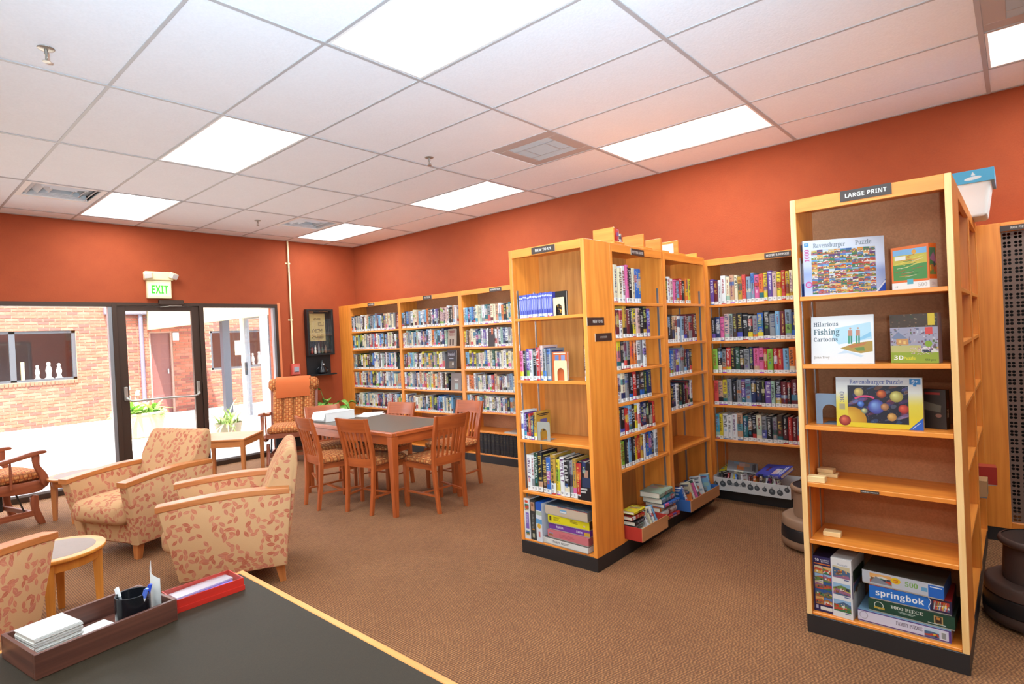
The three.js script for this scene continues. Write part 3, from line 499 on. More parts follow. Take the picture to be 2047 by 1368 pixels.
bookRow({ ...NTU, x0: 0.055, x1: 0.545, y: 0.43, z: -0.012, codes: 'w w g k d b q y w k s q r n', h: [0.225, 0.265], d: [0.17, 0.19], where: 'fourth NEW TO US shelf', group: G.nt });
bookRow({ ...U3, x0: 0.2, x1: 1.1, y: 0.102, z: -0.02, codes: 'kkkkkkkkkkkkkkk', h: [0.235, 0.24], d: [0.2, 0.21], where: 'bottom shelf behind the chairs', group: 'black reference volumes', o: { sticker: false, ref: true } });
bookRow({ ...U2, x0: 0.72, x1: 1.0, y: 0.33, z: -0.02, codes: 'r e w e f', h: [0.17, 0.19], where: 'low shelf seen under the table', group: 'books low in the middle wall bookcase' });
// the packed wall shelves: far more books than can be picked out one by one
{
  const cells = []; for (const c of 'w e w c e u s k n e t w e f r o y w c f z s j w e k d g m v w e c d z e s w e b'.split(' ')) { cells.push(bookCell(c, rnd)); cells.push(bookCell(c, rnd)); }
  const N = (n) => 'x'.repeat(n), go = (u, y, x0, x1, n, h) => bookRow({ ...u, x0, x1, y, z: -0.012, codes: N(n), h: [h - 0.022, h + 0.015], stuff: true, cells });
  go(U1, 1.648, 0.03, 1.06, 28, 0.225); go(U1, 1.387, 0.03, 1.06, 27, 0.215); go(U1, 1.1, 0.03, 1.07, 27, 0.22); go(U1, 0.835, 0.03, 1.15, 30, 0.22); go(U1, 0.55, 0.03, 1.15, 30, 0.2);
  go(U2, 1.648, 0.03, 1.09, 28, 0.23); go(U2, 1.387, 0.03, 0.89, 24, 0.215); go(U2, 1.1, 0.03, 0.84, 22, 0.22); go(U2, 0.835, 0.03, 0.9, 24, 0.225); go(U2, 0.55, 0.03, 0.95, 26, 0.2);
  go(U3, 1.635, 0.03, 1.15, 29, 0.22); go(U3, 1.367, 0.03, 1.15, 29, 0.21); go(U3, 1.107, 0.03, 1.15, 30, 0.205); go(U3, 0.84, 0.03, 1.15, 30, 0.2); go(U3, 0.6, 0.03, 1.15, 30, 0.185);
  const m = solo('shelved_books', stuffCovers, M.book, 'packed rows of pale and coloured spines filling the three wall bookcases', 'books', null, 'stuff'); part('pages', stuffPages, M.pages, m);
}
// front-facing books at the ends of the wall rows
function faceBook(label, group, u, x, y, w, h, r, back = '#2a2a30', lean = 0.1, z = -0.03, th = 0.02) {
  const t = thing('display_book', label, 'book', [u.pos[0] + x, y + 0.001, u.pos[2] + z - h * Math.sin(lean)], u.ry, group);
  t.rotation.set(-lean, u.ry, 0, 'YXZ'); t.position.z = u.pos[2] + z;
  part('cover', [faceBox(0, w, 0, h, -0.002, 0, { all: back, front: r }), faceBox(0, w, 0, h, -th, -th + 0.002, { all: back }), faceBox(0, 0.002, 0, h, -th + 0.002, -0.002, { all: back })], M.print, t);
  part('pages', faceBox(0.002, w - 0.004, 0.003, h - 0.003, -th + 0.002, -0.002, { all: '#ece4d0' }), M.print, t); return t;
}
{
  const cov = (bg, fn) => region(80, 112, (g, w, h) => { fill(g, bg, -1, -1, w + 2, h + 2); fn(g, w, h); });
  const gp = 'books facing out at the ends of the wall rows', bars = (g, c, x, y, w, n) => { for (let i = 0; i < n; i++) fill(g, c, x + (i % 2) * 4, y + i * 9, w - (i % 3) * 6, 5); };
  faceBook('red and white book facing out, top row of the corner wall bookcase', gp, U1, 1.065, 1.648, 0.1, 0.215, cov('#8c3a34', (g, w) => { bars(g, '#e7d8cc', 12, 14, 54, 5); fill(g, '#c9a59a', 14, 66, 50, 30); }));
  faceBook('black and red book facing out, second row of the corner wall bookcase', gp, U1, 1.065, 1.387, 0.1, 0.21, cov('#2a2024', (g) => { bars(g, '#b5534c', 12, 14, 50, 4); fill(g, '#6e2c30', 18, 60, 44, 36); }));
  faceBook('dark green and orange book facing out, third row of the corner wall bookcase', gp, U1, 1.075, 1.1, 0.1, 0.215, cov('#1c3a2c', (g) => { fill(g, '#c4552c', 30, 30, 40, 54); bars(g, '#d8d2b0', 8, 12, 40, 2); }));
  faceBook('grey book with two dark figures, facing out in the second row', gp, U2, 0.9, 1.387, 0.15, 0.215, cov('#b9a796', (g) => { bars(g, '#8c2f2c', 14, 12, 52, 4); fill(g, '#4a3428', 20, 66, 16, 40); fill(g, '#4a3428', 44, 66, 16, 40); }));
  faceBook('dark book with the title Daniel on its cover, facing out', gp, U2, 0.86, 1.1, 0.17, 0.235, cov('#20222c', (g, w) => { txt(g, 'Daniel', w / 2, 24, 22, '#c9ccd8', { font: 'serif', fit: 60 }); fill(g, '#a9adbb', 22, 46, 36, 5); fill(g, '#6a5a48', 24, 64, 40, 40); fill(g, '#d8d2c8', 48, 72, 12, 16); }));
  faceBook('taupe book with a small pale picture, facing out in the fourth row', gp, U2, 0.92, 0.835, 0.19, 0.22, cov('#8d7d76', (g) => { bars(g, '#e6dccf', 24, 36, 34, 2); fill(g, '#a8b8b4', 30, 66, 26, 36); }));
  faceBook('black book with a landscape picture, facing out in the fifth row', gp, U2, 0.97, 0.55, 0.15, 0.205, cov('#16171d', (g) => { fill(g, '#6f86a8', 20, 44, 44, 22); fill(g, '#4a5c40', 20, 66, 44, 26); bars(g, '#cfcfcf', 18, 12, 40, 2); }));
  faceBook('dark book facing out in the second row', gp, U3, 0.44, 1.367, 0.1, 0.22, cov('#33262a', (g) => { bars(g, '#cfc8c8', 14, 10, 52, 2); }), '#33262a', 0.05, -0.006);
}
// ------------------------------------------------------------------ furniture
function bent(w, h, t, bow, lean = 0, seg = 10) { // an upright board bowed backward in plan, leaning with height
  const g = new THREE.BoxGeometry(w, h, t, seg, 2, 1), p = g.attributes.position;
  for (let i = 0; i < p.count; i++) { const x = p.getX(i) / (w / 2); p.setZ(i, p.getZ(i) - bow * (1 - x * x) - lean * (p.getY(i) / h + 0.5)); }
  g.computeVertexNormals(); return uvBox(toCreasedNormals(norm(g), 0.6), 0);
}
function shearX(g, k, y0 = 0) { const p = g.attributes.position; for (let i = 0; i < p.count; i++) p.setX(i, p.getX(i) + k * (p.getY(i) - y0)); return g; }
const place = (g, x = 0, y = 0, z = 0) => { const q = g.clone(); q.translate(x, y, z); return q; };
// ---- dining chair, facing +z
function makeChair() {
  const t = thing('dining_chair', 'x', 'chair', [0, 0, 0], 0, 'cherry wood chairs round the reading table');
  const rl = slab([[-0.235, 0], [-0.205, 0], [-0.178, 0.2], [-0.165, 0.4], [-0.178, 0.55], [-0.255, 0.832], [-0.28, 0.832], [-0.215, 0.55], [-0.203, 0.42], [-0.212, 0.2]], 0.032, 'zy', 0.004);
  for (const s of [-1, 1]) part('leg', uvBox(place(shearX(rl.clone(), s * 0.03), s * 0.145), 1), M.cherry, t);
  for (const s of [-1, 1]) part('leg', bar([s * 0.185, 0, 0.185], [s * 0.19, 0.405, 0.185], 0.027, 0.027, 0.036, 0.036), M.cherry, t);
  part('crest_rail', place(bent(0.325, 0.118, 0.022, 0.022, 0.033), 0, 0.769, -0.233), M.cherry, t);
  part('lower_rail', place(bent(0.3, 0.075, 0.02, 0.012, 0.006), 0, 0.435, -0.178), M.cherry, t);
  for (let k = 0; k < 6; k++) { const x = (k - 2.5) * 0.0475, b = 0.02 * (1 - (x / 0.15) ** 2); part('slat', bar([x * 0.95, 0.468, -0.184 - b * 0.6], [x * 1.04, 0.716, -0.236 - b], 0.019, 0.009, 0.019, 0.009), M.cherry, t); }
  part('seat_frame', [bar([-0.17, 0.385, 0.19], [0.17, 0.385, 0.19], 0.05, 0.02), bar([-0.14, 0.385, -0.18], [-0.186, 0.385, 0.18], 0.05, 0.02, 0.05, 0.02, [1, 0, 0]), bar([0.14, 0.385, -0.18], [0.186, 0.385, 0.18], 0.05, 0.02, 0.05, 0.02, [1, 0, 0]), box(-0.17, 0.17, 0.4, 0.41, -0.17, 0.19)], M.cherry, t);
  const c = cushion(0.42, 0.058, 0.39, 0.024, 0.016), p = c.attributes.position; for (let i = 0; i < p.count; i++) p.setX(i, p.getX(i) * (0.9 + 0.26 * p.getZ(i))); part('seat', move(c, 0, 0.432, 0.012), M.basket, t);
  for (const s of [-1, 1]) part('stretcher', bar([s * 0.15, 0.145, -0.19], [s * 0.187, 0.145, 0.18], 0.022, 0.014, 0.022, 0.014, [0, 1, 0]), M.cherry, t);
  part('stretcher', bar([-0.168, 0.145, 0], [0.168, 0.145, 0], 0.022, 0.014, 0.022, 0.014, [0, 1, 0]), M.cherry, t);
  return t;
}
{
  const proto = makeChair();
  const spots = [
    [2.87, 2.235, 3.02, 'cherry dining chair with its back to the armchairs, nearest the white box'], [3.345, 2.1, 3.0 + 0.33, 'cherry dining chair at the middle of the long near side of the reading table'],
    [3.79, 1.775, -1.64, 'cherry dining chair at the table end nearest the NEW TO US unit'], [3.44, 1.235, 0.02, 'cherry dining chair in front of the black reference volumes'],
    [2.83, 1.605, 0.18, 'cherry dining chair across the table, back against the wall bookcases'], [2.36, 1.95, 1.3, 'cherry dining chair beside the potted plant, half hidden by the white box']];
  spots.forEach(([x, z, a, l], i) => { const o = i ? proto.clone() : proto; if (i) { o.name = numbered('dining_chair'); scene.add(o); } o.position.set(x, 0, z); o.rotation.set(0, a, 0); o.userData = { ...proto.userData, label: l }; });
}
{ // reading table
  const x0 = 2.3, x1 = 3.78, z0 = 1.43, z1 = 2.23, t = thing('reading_table', 'rectangular reading table with a dark laminate top edged in cherry wood', 'table', [(x0 + x1) / 2, 0, (z0 + z1) / 2]), w = x1 - x0, d = z1 - z0, e = 0.045;
  part('tabletop', box(-w / 2 + e, w / 2 - e, 0.68, 0.7105, -d / 2 + e, d / 2 - e, 0.0005), M.laminate, t);
  for (const s of [-1, 1]) { part('edging', box(-w / 2, w / 2, 0.675, 0.71, s > 0 ? d / 2 - e : -d / 2, s > 0 ? d / 2 : -d / 2 + e, 0.006), M.cherry, t); part('edging', box(s > 0 ? w / 2 - e : -w / 2, s > 0 ? w / 2 : -w / 2 + e, 0.675, 0.71, -d / 2 + e, d / 2 - e, 0.006), M.cherry, t); }
  for (const s of [-1, 1]) { part('apron', box(-w / 2 + 0.06, w / 2 - 0.06, 0.6, 0.675, s * (d / 2 - 0.035) - 0.011, s * (d / 2 - 0.035) + 0.011), M.cherry, t); part('apron', box(s * (w / 2 - 0.035) - 0.011, s * (w / 2 - 0.035) + 0.011, 0.6, 0.675, -d / 2 + 0.06, d / 2 - 0.06), M.cherry, t); }
  for (const a of [-1, 1]) for (const b of [-1, 1]) part('leg', bar([a * (w / 2 - 0.03), 0, b * (d / 2 - 0.03)], [a * (w / 2 - 0.036), 0.675, b * (d / 2 - 0.036)], 0.036, 0.036, 0.066, 0.066), M.cherry, t);
}
// ---- upholstered armchair, facing +z
function makeArmchair() {
  const t = thing('armchair', 'x', 'armchair', [0, 0, 0], 0, 'leaf-patterned armchairs');
  const topY = (z) => 0.615 - 0.11 * Math.max(0, z + 0.08) ** 1.6 - 0.05 * Math.max(0, -z - 0.1); const zs = [0.37, 0.28, 0.18, 0.08, -0.03, -0.15, -0.26, -0.35];
  const side = slab([...zs.map((z) => [z - 0.012, topY(z) - 0.03]), [-0.318, 0.115], [0.27, 0.115]], 0.088, 'zy', 0.012), arm = slab([...zs.map((z) => [z, topY(z)]), ...zs.slice().reverse().map((z) => [z, topY(z) - 0.036])], 0.092, 'zy', 0.004);
  for (const s of [-1, 1]) { part('side', uvBox(place(shearX(side.clone(), s * 0.075, 0.55), s * 0.302), 2), M.leaf, t); part('arm', uvBox(place(arm, s * 0.303), 2), M.armwood, t); }
  const bk = slab([[-0.1, 0.3], [-0.15, 0.45], [-0.225, 0.64], [-0.305, 0.79], [-0.35, 0.838], [-0.39, 0.835], [-0.408, 0.78], [-0.385, 0.55], [-0.345, 0.3], [-0.3, 0.2]], 0.515, 'zy', 0.02, true, 4), bp = bk.attributes.position;
  for (let i = 0; i < bp.count; i++) { const y = bp.getY(i); bp.setX(i, bp.getX(i) * (y > 0.58 ? 1 + 0.14 * Math.min(1, (y - 0.58) / 0.06) : 1)); } part('backrest', uvBox(bk, 1), M.leaf, t);
  part('seat_cushion', move(cushion(0.51, 0.16, 0.56, 0.055, 0.03), 0, 0.345, 0.085), M.leaf, t);
  part('base', [box(-0.26, 0.26, 0.115, 0.27, 0.2, 0.265, 0.012), box(-0.255, 0.255, 0.13, 0.26, -0.32, 0.2, 0.01)], M.leaf, t);
  for (const a of [-1, 1]) for (const b of [-1, 1]) part('leg', bar([a * 0.238, 0, b > 0 ? 0.225 : -0.29], [a * 0.25, 0.125, b > 0 ? 0.225 : -0.275], 0.036, 0.036, 0.055, 0.055), M.armwood, t);
  return t;
}
{
  const proto = makeArmchair();
  [[2.62, 3.735, 0.37, 'leaf-patterned armchair facing the viewer, beside the small lamp table and glass door'], [3.844, 3.563, -0.474, 'leaf-patterned armchair seen from its side, its rear leg behind the desk corner'], [3.968, 5.0, -2.479, 'leaf-patterned armchair cut by the picture edge, one arm beside the round table']].forEach(([x, z, a, l], i) => {
    const o = i ? proto.clone() : proto; if (i) { o.name = numbered('armchair'); scene.add(o); } o.position.set(x, 0, z); o.rotation.set(0, a, 0); o.userData = { ...proto.userData, label: l };
  });
}
// ---- round side tables
function roundTable(label, x, z, a, R, H, woodM) {
  const t = thing('round_table', label, 'table', [x, 0, z], a, 'round side tables');
  part('top_inlay', cyl(R - 0.048, R - 0.048, H - 0.02, H + 0.0005, 48), M.greyTop, t);
  part('rim', uvBox(lathe([[R - 0.05, H - 0.022], [R - 0.006, H - 0.024], [R, H - 0.016], [R, H - 0.004], [R - 0.004, H], [R - 0.05, H]], 56), 0), woodM, t);
  part('apron', uvBox(lathe([[R - 0.055, H - 0.024], [R - 0.055, H - 0.075], [R - 0.035, H - 0.075], [R - 0.035, H - 0.024]], 48), 0), woodM, t);
  for (let k = 0; k < 4; k++) { const b = PI / 4 + k * PI / 2, r = R - 0.045; part('leg', bar([r * Math.cos(b) * 1.02, 0, r * Math.sin(b) * 1.02], [r * Math.cos(b), H - 0.024, r * Math.sin(b)], 0.03, 0.03, 0.048, 0.048, [Math.cos(b), 0, Math.sin(b)]), woodM, t); }
}
roundTable('round side table with a grey top and honey wood rim, between desk and armchairs', 3.645, 4.455, 0.5, 0.24, 0.4, M.honey);
roundTable('small round side table half hidden by the armchair, in front of the glass', 1.23, 3.83, 0.3, 0.245, 0.4, M.armwood);
{ // square end table in front of the glass
  const t = thing('end_table', 'square wooden end table on straight legs in front of the right-hand glass', 'table', [0.96, 0, 2.41], 0.79), s = 0.3;
  part('tabletop', box(-s, s, 0.478, 0.5, -s, s, 0.004, 0), M.armwood, t);
  for (const k of [-1, 1]) { part('apron', box(-s + 0.04, s - 0.04, 0.41, 0.478, k * (s - 0.025) - 0.01, k * (s - 0.025) + 0.01), M.armwood, t); part('apron', box(k * (s - 0.025) - 0.01, k * (s - 0.025) + 0.01, 0.41, 0.478, -s + 0.04, s - 0.04), M.armwood, t); }
  for (const a of [-1, 1]) for (const b of [-1, 1]) part('leg', bar([a * (s - 0.022), 0, b * (s - 0.022)], [a * (s - 0.022), 0.478, b * (s - 0.022)], 0.032, 0.032, 0.042, 0.042), M.armwood, t);
}
// ---- glider rockers, facing +z
function rockerChair(label, pos, ry, cloth) {
  const t = thing('glider_rocker', label, 'rocking chair', pos, ry, 'wooden glider rockers');
  const lean = (y) => -0.2 - 0.3 * Math.max(0, y - 0.44);
  const pil = []; for (let k = 0; k < 4; k++) { const c = cushion(0.132, 0.6, 0.085, 0.034, 0.012); c.rotateX(-0.29); pil.push(move(c, (k - 1.5) * 0.129, 0.7, lean(0.7) + 0.025)); }
  part('back_cushion', pil, M.basket, t);
  const bol = cushion(0.64, 0.17, 0.15, 0.06, 0.012); bol.rotateX(-0.29); part('head_cushion', move(bol, 0, 0.965, lean(0.965) + 0.02), M.basket, t);
  if (cloth) { // hangs from behind the head cushion over its top and down the front
    const path = [[-0.085, 1.0], [-0.055, 1.05], [0.0, 1.068], [0.06, 1.052], [0.1, 1.01], [0.122, 0.95], [0.132, 0.9], [0.136, 0.85], [0.134, 0.8]].map(([z, y]) => new THREE.Vector3(0, y, lean(0.965) + 0.02 + z - 0.012)), cv = new THREE.CatmullRomCurve3(path), pt = cv.getPoints(24);
    const mk = (e, flip) => { const g = new THREE.PlaneGeometry(0.43, 1, 14, 24), p = g.attributes.position; for (let i = 0; i < p.count; i++) { const r = Math.round((p.getY(i) + 0.5) * 24), q = pt[r], x = p.getX(i), d = pt[Math.min(24, r + 1)].clone().sub(pt[Math.max(0, r - 1)]).normalize(); p.setXYZ(i, x * (1 + 0.03 * Math.sin(r)), q.y + e * d.z + 0.006 * Math.sin(x * 7) * (r / 24), q.z - e * d.y + 0.004 * Math.sin(x * 31) * (r / 24)); } if (flip) g.index.array.reverse(); g.computeVertexNormals(); return g; };
    part('head_cloth', [mk(0.004, true), mk(-0.002, false)], M.suede, t).userData.label = 'rust red headrest cloth';
  }
  part('seat_cushion', move(cushion(0.5, 0.085, 0.5, 0.035, 0.018), 0, 0.435, 0.06), M.basket, t);
  for (const s of [-1, 1]) {
    part('back_post', bar([s * 0.275, 0.33, -0.2], [s * 0.29, 0.98, lean(0.98) - 0.02], 0.032, 0.026), M.rocker, t);
    const a = slab([[-0.27, 0.585], [-0.27, 0.615], [-0.1, 0.612], [0.05, 0.632], [0.2, 0.66], [0.29, 0.655], [0.3, 0.635], [0.235, 0.625], [0.1, 0.6], [-0.08, 0.58]], 0.058, 'zy', 0.006, true, 5); part('arm', uvBox(place(a, s * 0.315), 2), M.rocker, t);
    const f = slab([[0.2, 0.63], [0.245, 0.63], [0.25, 0.53], [0.3, 0.44], [0.31, 0.36], [0.285, 0.33], [0.26, 0.36], [0.235, 0.45], [0.205, 0.53]], 0.034, 'zy', 0.005, true, 5); part('arm_post', uvBox(place(f, s * 0.31), 1), M.rocker, t);
    part('arm_spindle', [cyl(0.009, 0.012, 0.36, 0.48, 10, s * 0.31, 0.04), cyl(0.012, 0.008, 0.48, 0.6, 10, s * 0.31, 0.04)], M.rocker, t);
    const ap = slab([[-0.24, 0.315], [-0.24, 0.39], [0.1, 0.395], [0.29, 0.375], [0.31, 0.34], [0.26, 0.3], [0.1, 0.3], [-0.1, 0.325]], 0.026, 'zy', 0.004, true, 5); part('seat_rail', uvBox(place(ap, s * 0.275), 2), M.rocker, t);
    const ft = slab([[0.2, 0.26], [0.245, 0.26], [0.25, 0.15], [0.29, 0.02], [0.29, 0], [0.25, 0], [0.215, 0.09], [0.195, 0.18]], 0.036, 'zy', 0.005, true, 5); part('foot', uvBox(place(ft, s * 0.255), 1), M.rocker, t);
    const f2 = ft.clone(); f2.scale(1, 1, -1); { const pp = f2.attributes.position, q = pp.array; for (let i = 0; i < q.length; i += 9) for (let k = 0; k < 3; k++) { const v = q[i + k]; q[i + k] = q[i + 6 + k]; q[i + 6 + k] = v; } f2.computeVertexNormals(); } part('foot', uvBox(place(f2, s * 0.255, 0, -0.04), 1), M.rocker, t);
    part('base_rail', bar([s * 0.255, 0.11, -0.27], [s * 0.255, 0.11, 0.22], 0.05, 0.022, 0.05, 0.022, [1, 0, 0]), M.rocker, t);
    part('glide_link', [bar([s * 0.235, 0.14, 0.15], [s * 0.235, 0.33, 0.09], 0.02, 0.008), bar([s * 0.235, 0.14, -0.15], [s * 0.235, 0.33, -0.21], 0.02, 0.008)], M.black, t);
  }
  part('front_rail', box(-0.26, 0.26, 0.335, 0.395, 0.265, 0.287), M.rocker, t); part('seat_deck', box(-0.26, 0.26, 0.375, 0.392, -0.22, 0.27), M.rocker, t);
  for (const z of [0.19, -0.25]) part('cross_rail', box(-0.24, 0.24, 0.09, 0.13, z, z + 0.02), M.rocker, t);
  part('glide_plate', box(-0.2, 0.2, 0.17, 0.31, -0.12, 0.02, 0.004), M.black, t);
  return t;
}
rockerChair('glider rocker with basket-weave cushions and a rust headrest cloth, in the corner', [0.575, 0, 1.435], Math.atan2(0.78, 0.58), true);
rockerChair('glider rocker cut by the picture edge, its curved arm against the bright glass', [0.95, 0, 4.43], PI + 0.25, false);
{ // desk in the foreground
  const x0 = 5.775, x1 = 8.0, z0 = 4.322, z1 = 5.1, t = thing('desk', 'desk with a dark brown laminate top and honey wood edge in the foreground', 'desk', [x0, 0, z0]), w = x1 - x0, d = z1 - z0, e = 0.022;
  part('desktop', box(e, w - e, 0.7, 0.7402, e, d - e, 0.0003), M.deskTop, t);
  part('edging', [box(0, w, 0.698, 0.74, 0, e, 0.003, 0), box(0, w, 0.698, 0.74, d - e, d, 0.003, 0), box(0, e, 0.698, 0.74, e, d - e, 0.003, 2), box(w - e, w, 0.698, 0.74, e, d - e, 0.003, 2)], M.honey, t);
  for (const x of [0.05, w - 0.1]) part('leg_panel', box(x, x + 0.05, 0, 0.698, 0.06, d - 0.06, 0.003, 1), M.honey, t);
  part('modesty_panel', box(0.1, w - 0.1, 0.25, 0.698, 0.1, 0.12, 0.002, 0), M.honey, t);
}
// ---- kick stools
function kickStool(label, x, z, col) {
  const t = thing('kick_stool', label, 'step stool', [x, 0, z], rr(0, 1), 'round library kick stools'), m = std({ color: col, roughness: 0.5 });
  part('skirt', lathe([[0.2, 0.02], [0.215, 0.02], [0.222, 0.05], [0.218, 0.07]], 44), m, t); part('bumper', lathe([[0.216, 0.07], [0.222, 0.075], [0.216, 0.14], [0.208, 0.145]], 44), M.black, t);
  part('lower_step', lathe([[0.208, 0.145], [0.214, 0.15], [0.21, 0.195], [0.195, 0.205], [0.145, 0.207], [0.13, 0.2]], 44), m, t);
  part('column', lathe([[0.138, 0.2], [0.143, 0.22], [0.135, 0.36], [0.135, 0.375]], 44), m, t); part('top_ring', lathe([[0.133, 0.37], [0.15, 0.372], [0.157, 0.385], [0.152, 0.4], [0.14, 0.404]], 44), m, t); part('tread', lathe([[0, 0.401], [0.138, 0.401], [0.142, 0.398]], 40), M.black, t);
  part('caster', [cyl(0.02, 0.02, 0.0, 0.03, 12, 0.15, 0), cyl(0.02, 0.02, 0, 0.03, 12, -0.075, 0.13), cyl(0.02, 0.02, 0, 0.03, 12, -0.075, -0.13)], M.black, t);
}
kickStool('dark brown kick stool in front of the pierced cabinet, cut by the picture edge', 7.768, 1.5, 0x4b3a34);
kickStool('brown kick stool half hidden behind the LARGE PRINT bookcase', 6.695, 1.02, 0x8a6a52);
// ------------------------------------------------------------------ boxes on the LARGE PRINT shelves
const img = (px, w, h, fn) => region(px, Math.round(px * h / w), fn);
const leftAt = (w, ry, x, y, z) => [x + w / 2 * Math.cos(ry), y + 0.001, z - w / 2 * Math.sin(ry)];
const scenery = (g, x, y, w, h, r) => { // a small made-up picture
  g.save(); g.beginPath(); g.rect(x, y, w, h); g.clip(); const sky = ['#9cc3e6', '#6fa5d8', '#f0b26a', '#c8d8e4', '#5f86c0'][(r() * 5) | 0]; fill(g, sky, x, y, w, h); if (r() < 0.35) fill(g, ['#c8452e', '#e0903a', '#2f5f9a', '#6a3a6a', '#d8c8a0', '#3a7a5a'][(r() * 6) | 0], x, y, w, h);
  for (let i = 0; i < 4; i++) { g.fillStyle = ['#6d8c4a', '#b5763c', '#4d6a8c', '#c94f3a', '#d8b25a', '#3f7d4e', '#a06a8c', '#e5e2da', '#7d6a58'][(r() * 9) | 0]; g.beginPath(); const yy = y + h * (0.3 + 0.18 * i); g.moveTo(x, yy + h * 0.2 * r()); g.lineTo(x + w * r(), yy - h * 0.2 * r()); g.lineTo(x + w, yy + h * 0.15 * r()); g.lineTo(x + w, y + h); g.lineTo(x, y + h); g.fill(); }
  for (let i = 0; i < 3; i++) { g.fillStyle = ['#f4f0e4', '#d33f2f', '#2f3c52', '#f0c23a', '#8a5a3c'][(r() * 5) | 0]; g.fillRect(x + w * r() * 0.8, y + h * (0.35 + 0.4 * r()), w * 0.18, h * 0.2); } g.restore();
};
{
  const r = rng(77), gp = 'puzzle boxes on the LARGE PRINT shelves';
  // collage box
  const W1 = 0.345, f1 = img(520, W1, 0.262, (g, w, h) => {
    const gr = g.createLinearGradient(0, 0, 0, h); gr.addColorStop(0, '#e9eaf2'); gr.addColorStop(0.45, '#d7dcf0'); gr.addColorStop(0.6, '#a7b5e0'); gr.addColorStop(1, '#d3daf0'); g.fillStyle = gr; g.fillRect(-1, -1, w + 2, h + 2);
    fill(g, '#4a9ad0', w * 0.02, h * 0.045, w * 0.055, h * 0.06); fill(g, '#e9eaf2', w * 0.03, h * 0.06, w * 0.03, h * 0.02); txt(g, 'Ravensburger', w * 0.33, h * 0.1, h * 0.11, '#7f8a90', { font: 'serif', fit: w * 0.4 }); txt(g, 'Puzzle', w * 0.75, h * 0.09, h * 0.11, '#7f8a90', { font: 'serif', fit: w * 0.2 });
    txt(g, '1000', w * 0.05, h * 0.27, h * 0.11, '#d8569a', { rot: -PI / 2, font: 'serif', fit: h * 0.23 });
    const x0 = w * 0.105, y0 = h * 0.175, cw = w * 0.785 / 11, ch = h * 0.79 / 9; for (let j = 0; j < 9; j++) for (let i = 0; i < 11; i++) scenery(g, x0 + i * cw, y0 + j * ch, cw, ch, r);
    g.strokeStyle = '#e0529a'; g.lineWidth = w * 0.016; g.beginPath(); g.arc(w * 0.062, h * 0.79, w * 0.036, 0, 7); g.stroke(); g.lineWidth = 2; g.beginPath(); g.arc(w * 0.062, h * 0.79, w * 0.015, 0, 7); g.stroke();
    g.fillStyle = '#2a56c0'; g.beginPath(); g.moveTo(w * 0.86, h); g.lineTo(w, h * 0.76); g.lineTo(w, h); g.fill(); g.strokeStyle = '#f0f2f8'; g.lineWidth = h * 0.03; g.beginPath(); g.moveTo(w * 0.875, h * 1.0); g.lineTo(w * 1.0, h * 0.79); g.stroke();
  }), s1 = img(110, 0.09, 0.262, (g, w, h) => { fill(g, '#dfe0ea', -1, -1, w + 2, h + 2); scenery(g, w * 0.15, h * 0.06, w * 0.75, h * 0.33, r); txt(g, '1000', w * 0.5, h * 0.6, w * 0.4, '#d8569a', { rot: -PI / 2, font: 'serif', fit: h * 0.2 }); fill(g, '#2f5fc4', 0, h * 0.76, w + 1, h * 0.25); });
  puzzleBox('puzzle_box', 'lavender jigsaw box covered in tiny travel photos, on the top shelf', gp, [W1, 0.262, 0.09], { front: f1, left: s1, all: '#dfe0ea' }, leftAt(W1, 0.5, 6.965, 1.593, 2.165), 0.5, 'up');
  // orange box
  const f2 = img(240, 0.16, 0.19, (g, w, h) => { fill(g, '#e9712c', -1, -1, w + 2, h + 2); fill(g, '#f2efe8', -1, h * 0.83, w + 2, h * 0.2); fill(g, '#7fb0d8', w * 0.05, h * 0.07, w * 0.9, h * 0.18); fill(g, '#c9b84a', w * 0.05, h * 0.2, w * 0.9, h * 0.25); fill(g, '#4e8f4a', w * 0.05, h * 0.42, w * 0.9, h * 0.36); for (let i = 0; i < 26; i++) { g.strokeStyle = ['#e58a3a', '#d9d0b0', '#2f6a3a', '#b5502c', '#e8d06a'][(r() * 5) | 0]; g.lineWidth = 3; g.beginPath(); const y = h * (0.25 + 0.5 * r()), x = w * 0.08 + r() * w * 0.5; g.moveTo(x, y); g.lineTo(x + w * 0.3, y - h * 0.06 * r()); g.stroke(); } fill(g, '#e8e6dc', w * 0.1, h * 0.22, w * 0.3, h * 0.09); g.fillStyle = '#e8a03a'; g.beginPath(); g.ellipse(w * 0.62, h * 0.15, w * 0.06, h * 0.05, 0, 0, 7); g.fill(); txt(g, '500', w * 0.82, h * 0.91, h * 0.12, '#b8b4ac', { font: 'serif' }); fill(g, '#5ab0c0', w * 0.42, h * 0.76, w * 0.16, h * 0.12); txt(g, 'LK', w * 0.12, h * 0.92, h * 0.07, '#a8a49c', { style: '' }); });
  const s2 = img(90, 0.06, 0.19, (g, w, h) => { fill(g, '#e9712c', -1, -1, w + 2, h + 2); scenery(g, w * 0.1, h * 0.1, w * 0.8, h * 0.6, r); fill(g, '#f2efe8', -1, h * 0.8, w + 2, h * 0.22); txt(g, '500', w * 0.5, h * 0.9, h * 0.09, '#c8c0c8', { font: 'serif' }); });
  puzzleBox('puzzle_box', 'orange jigsaw box with a farm picture, turned to show its side', gp, [0.155, 0.188, 0.06], { front: f2, right: s2, all: '#e9712c' }, leftAt(0.155, -0.42, 7.305, 1.593, 2.09), -0.42, 'up');
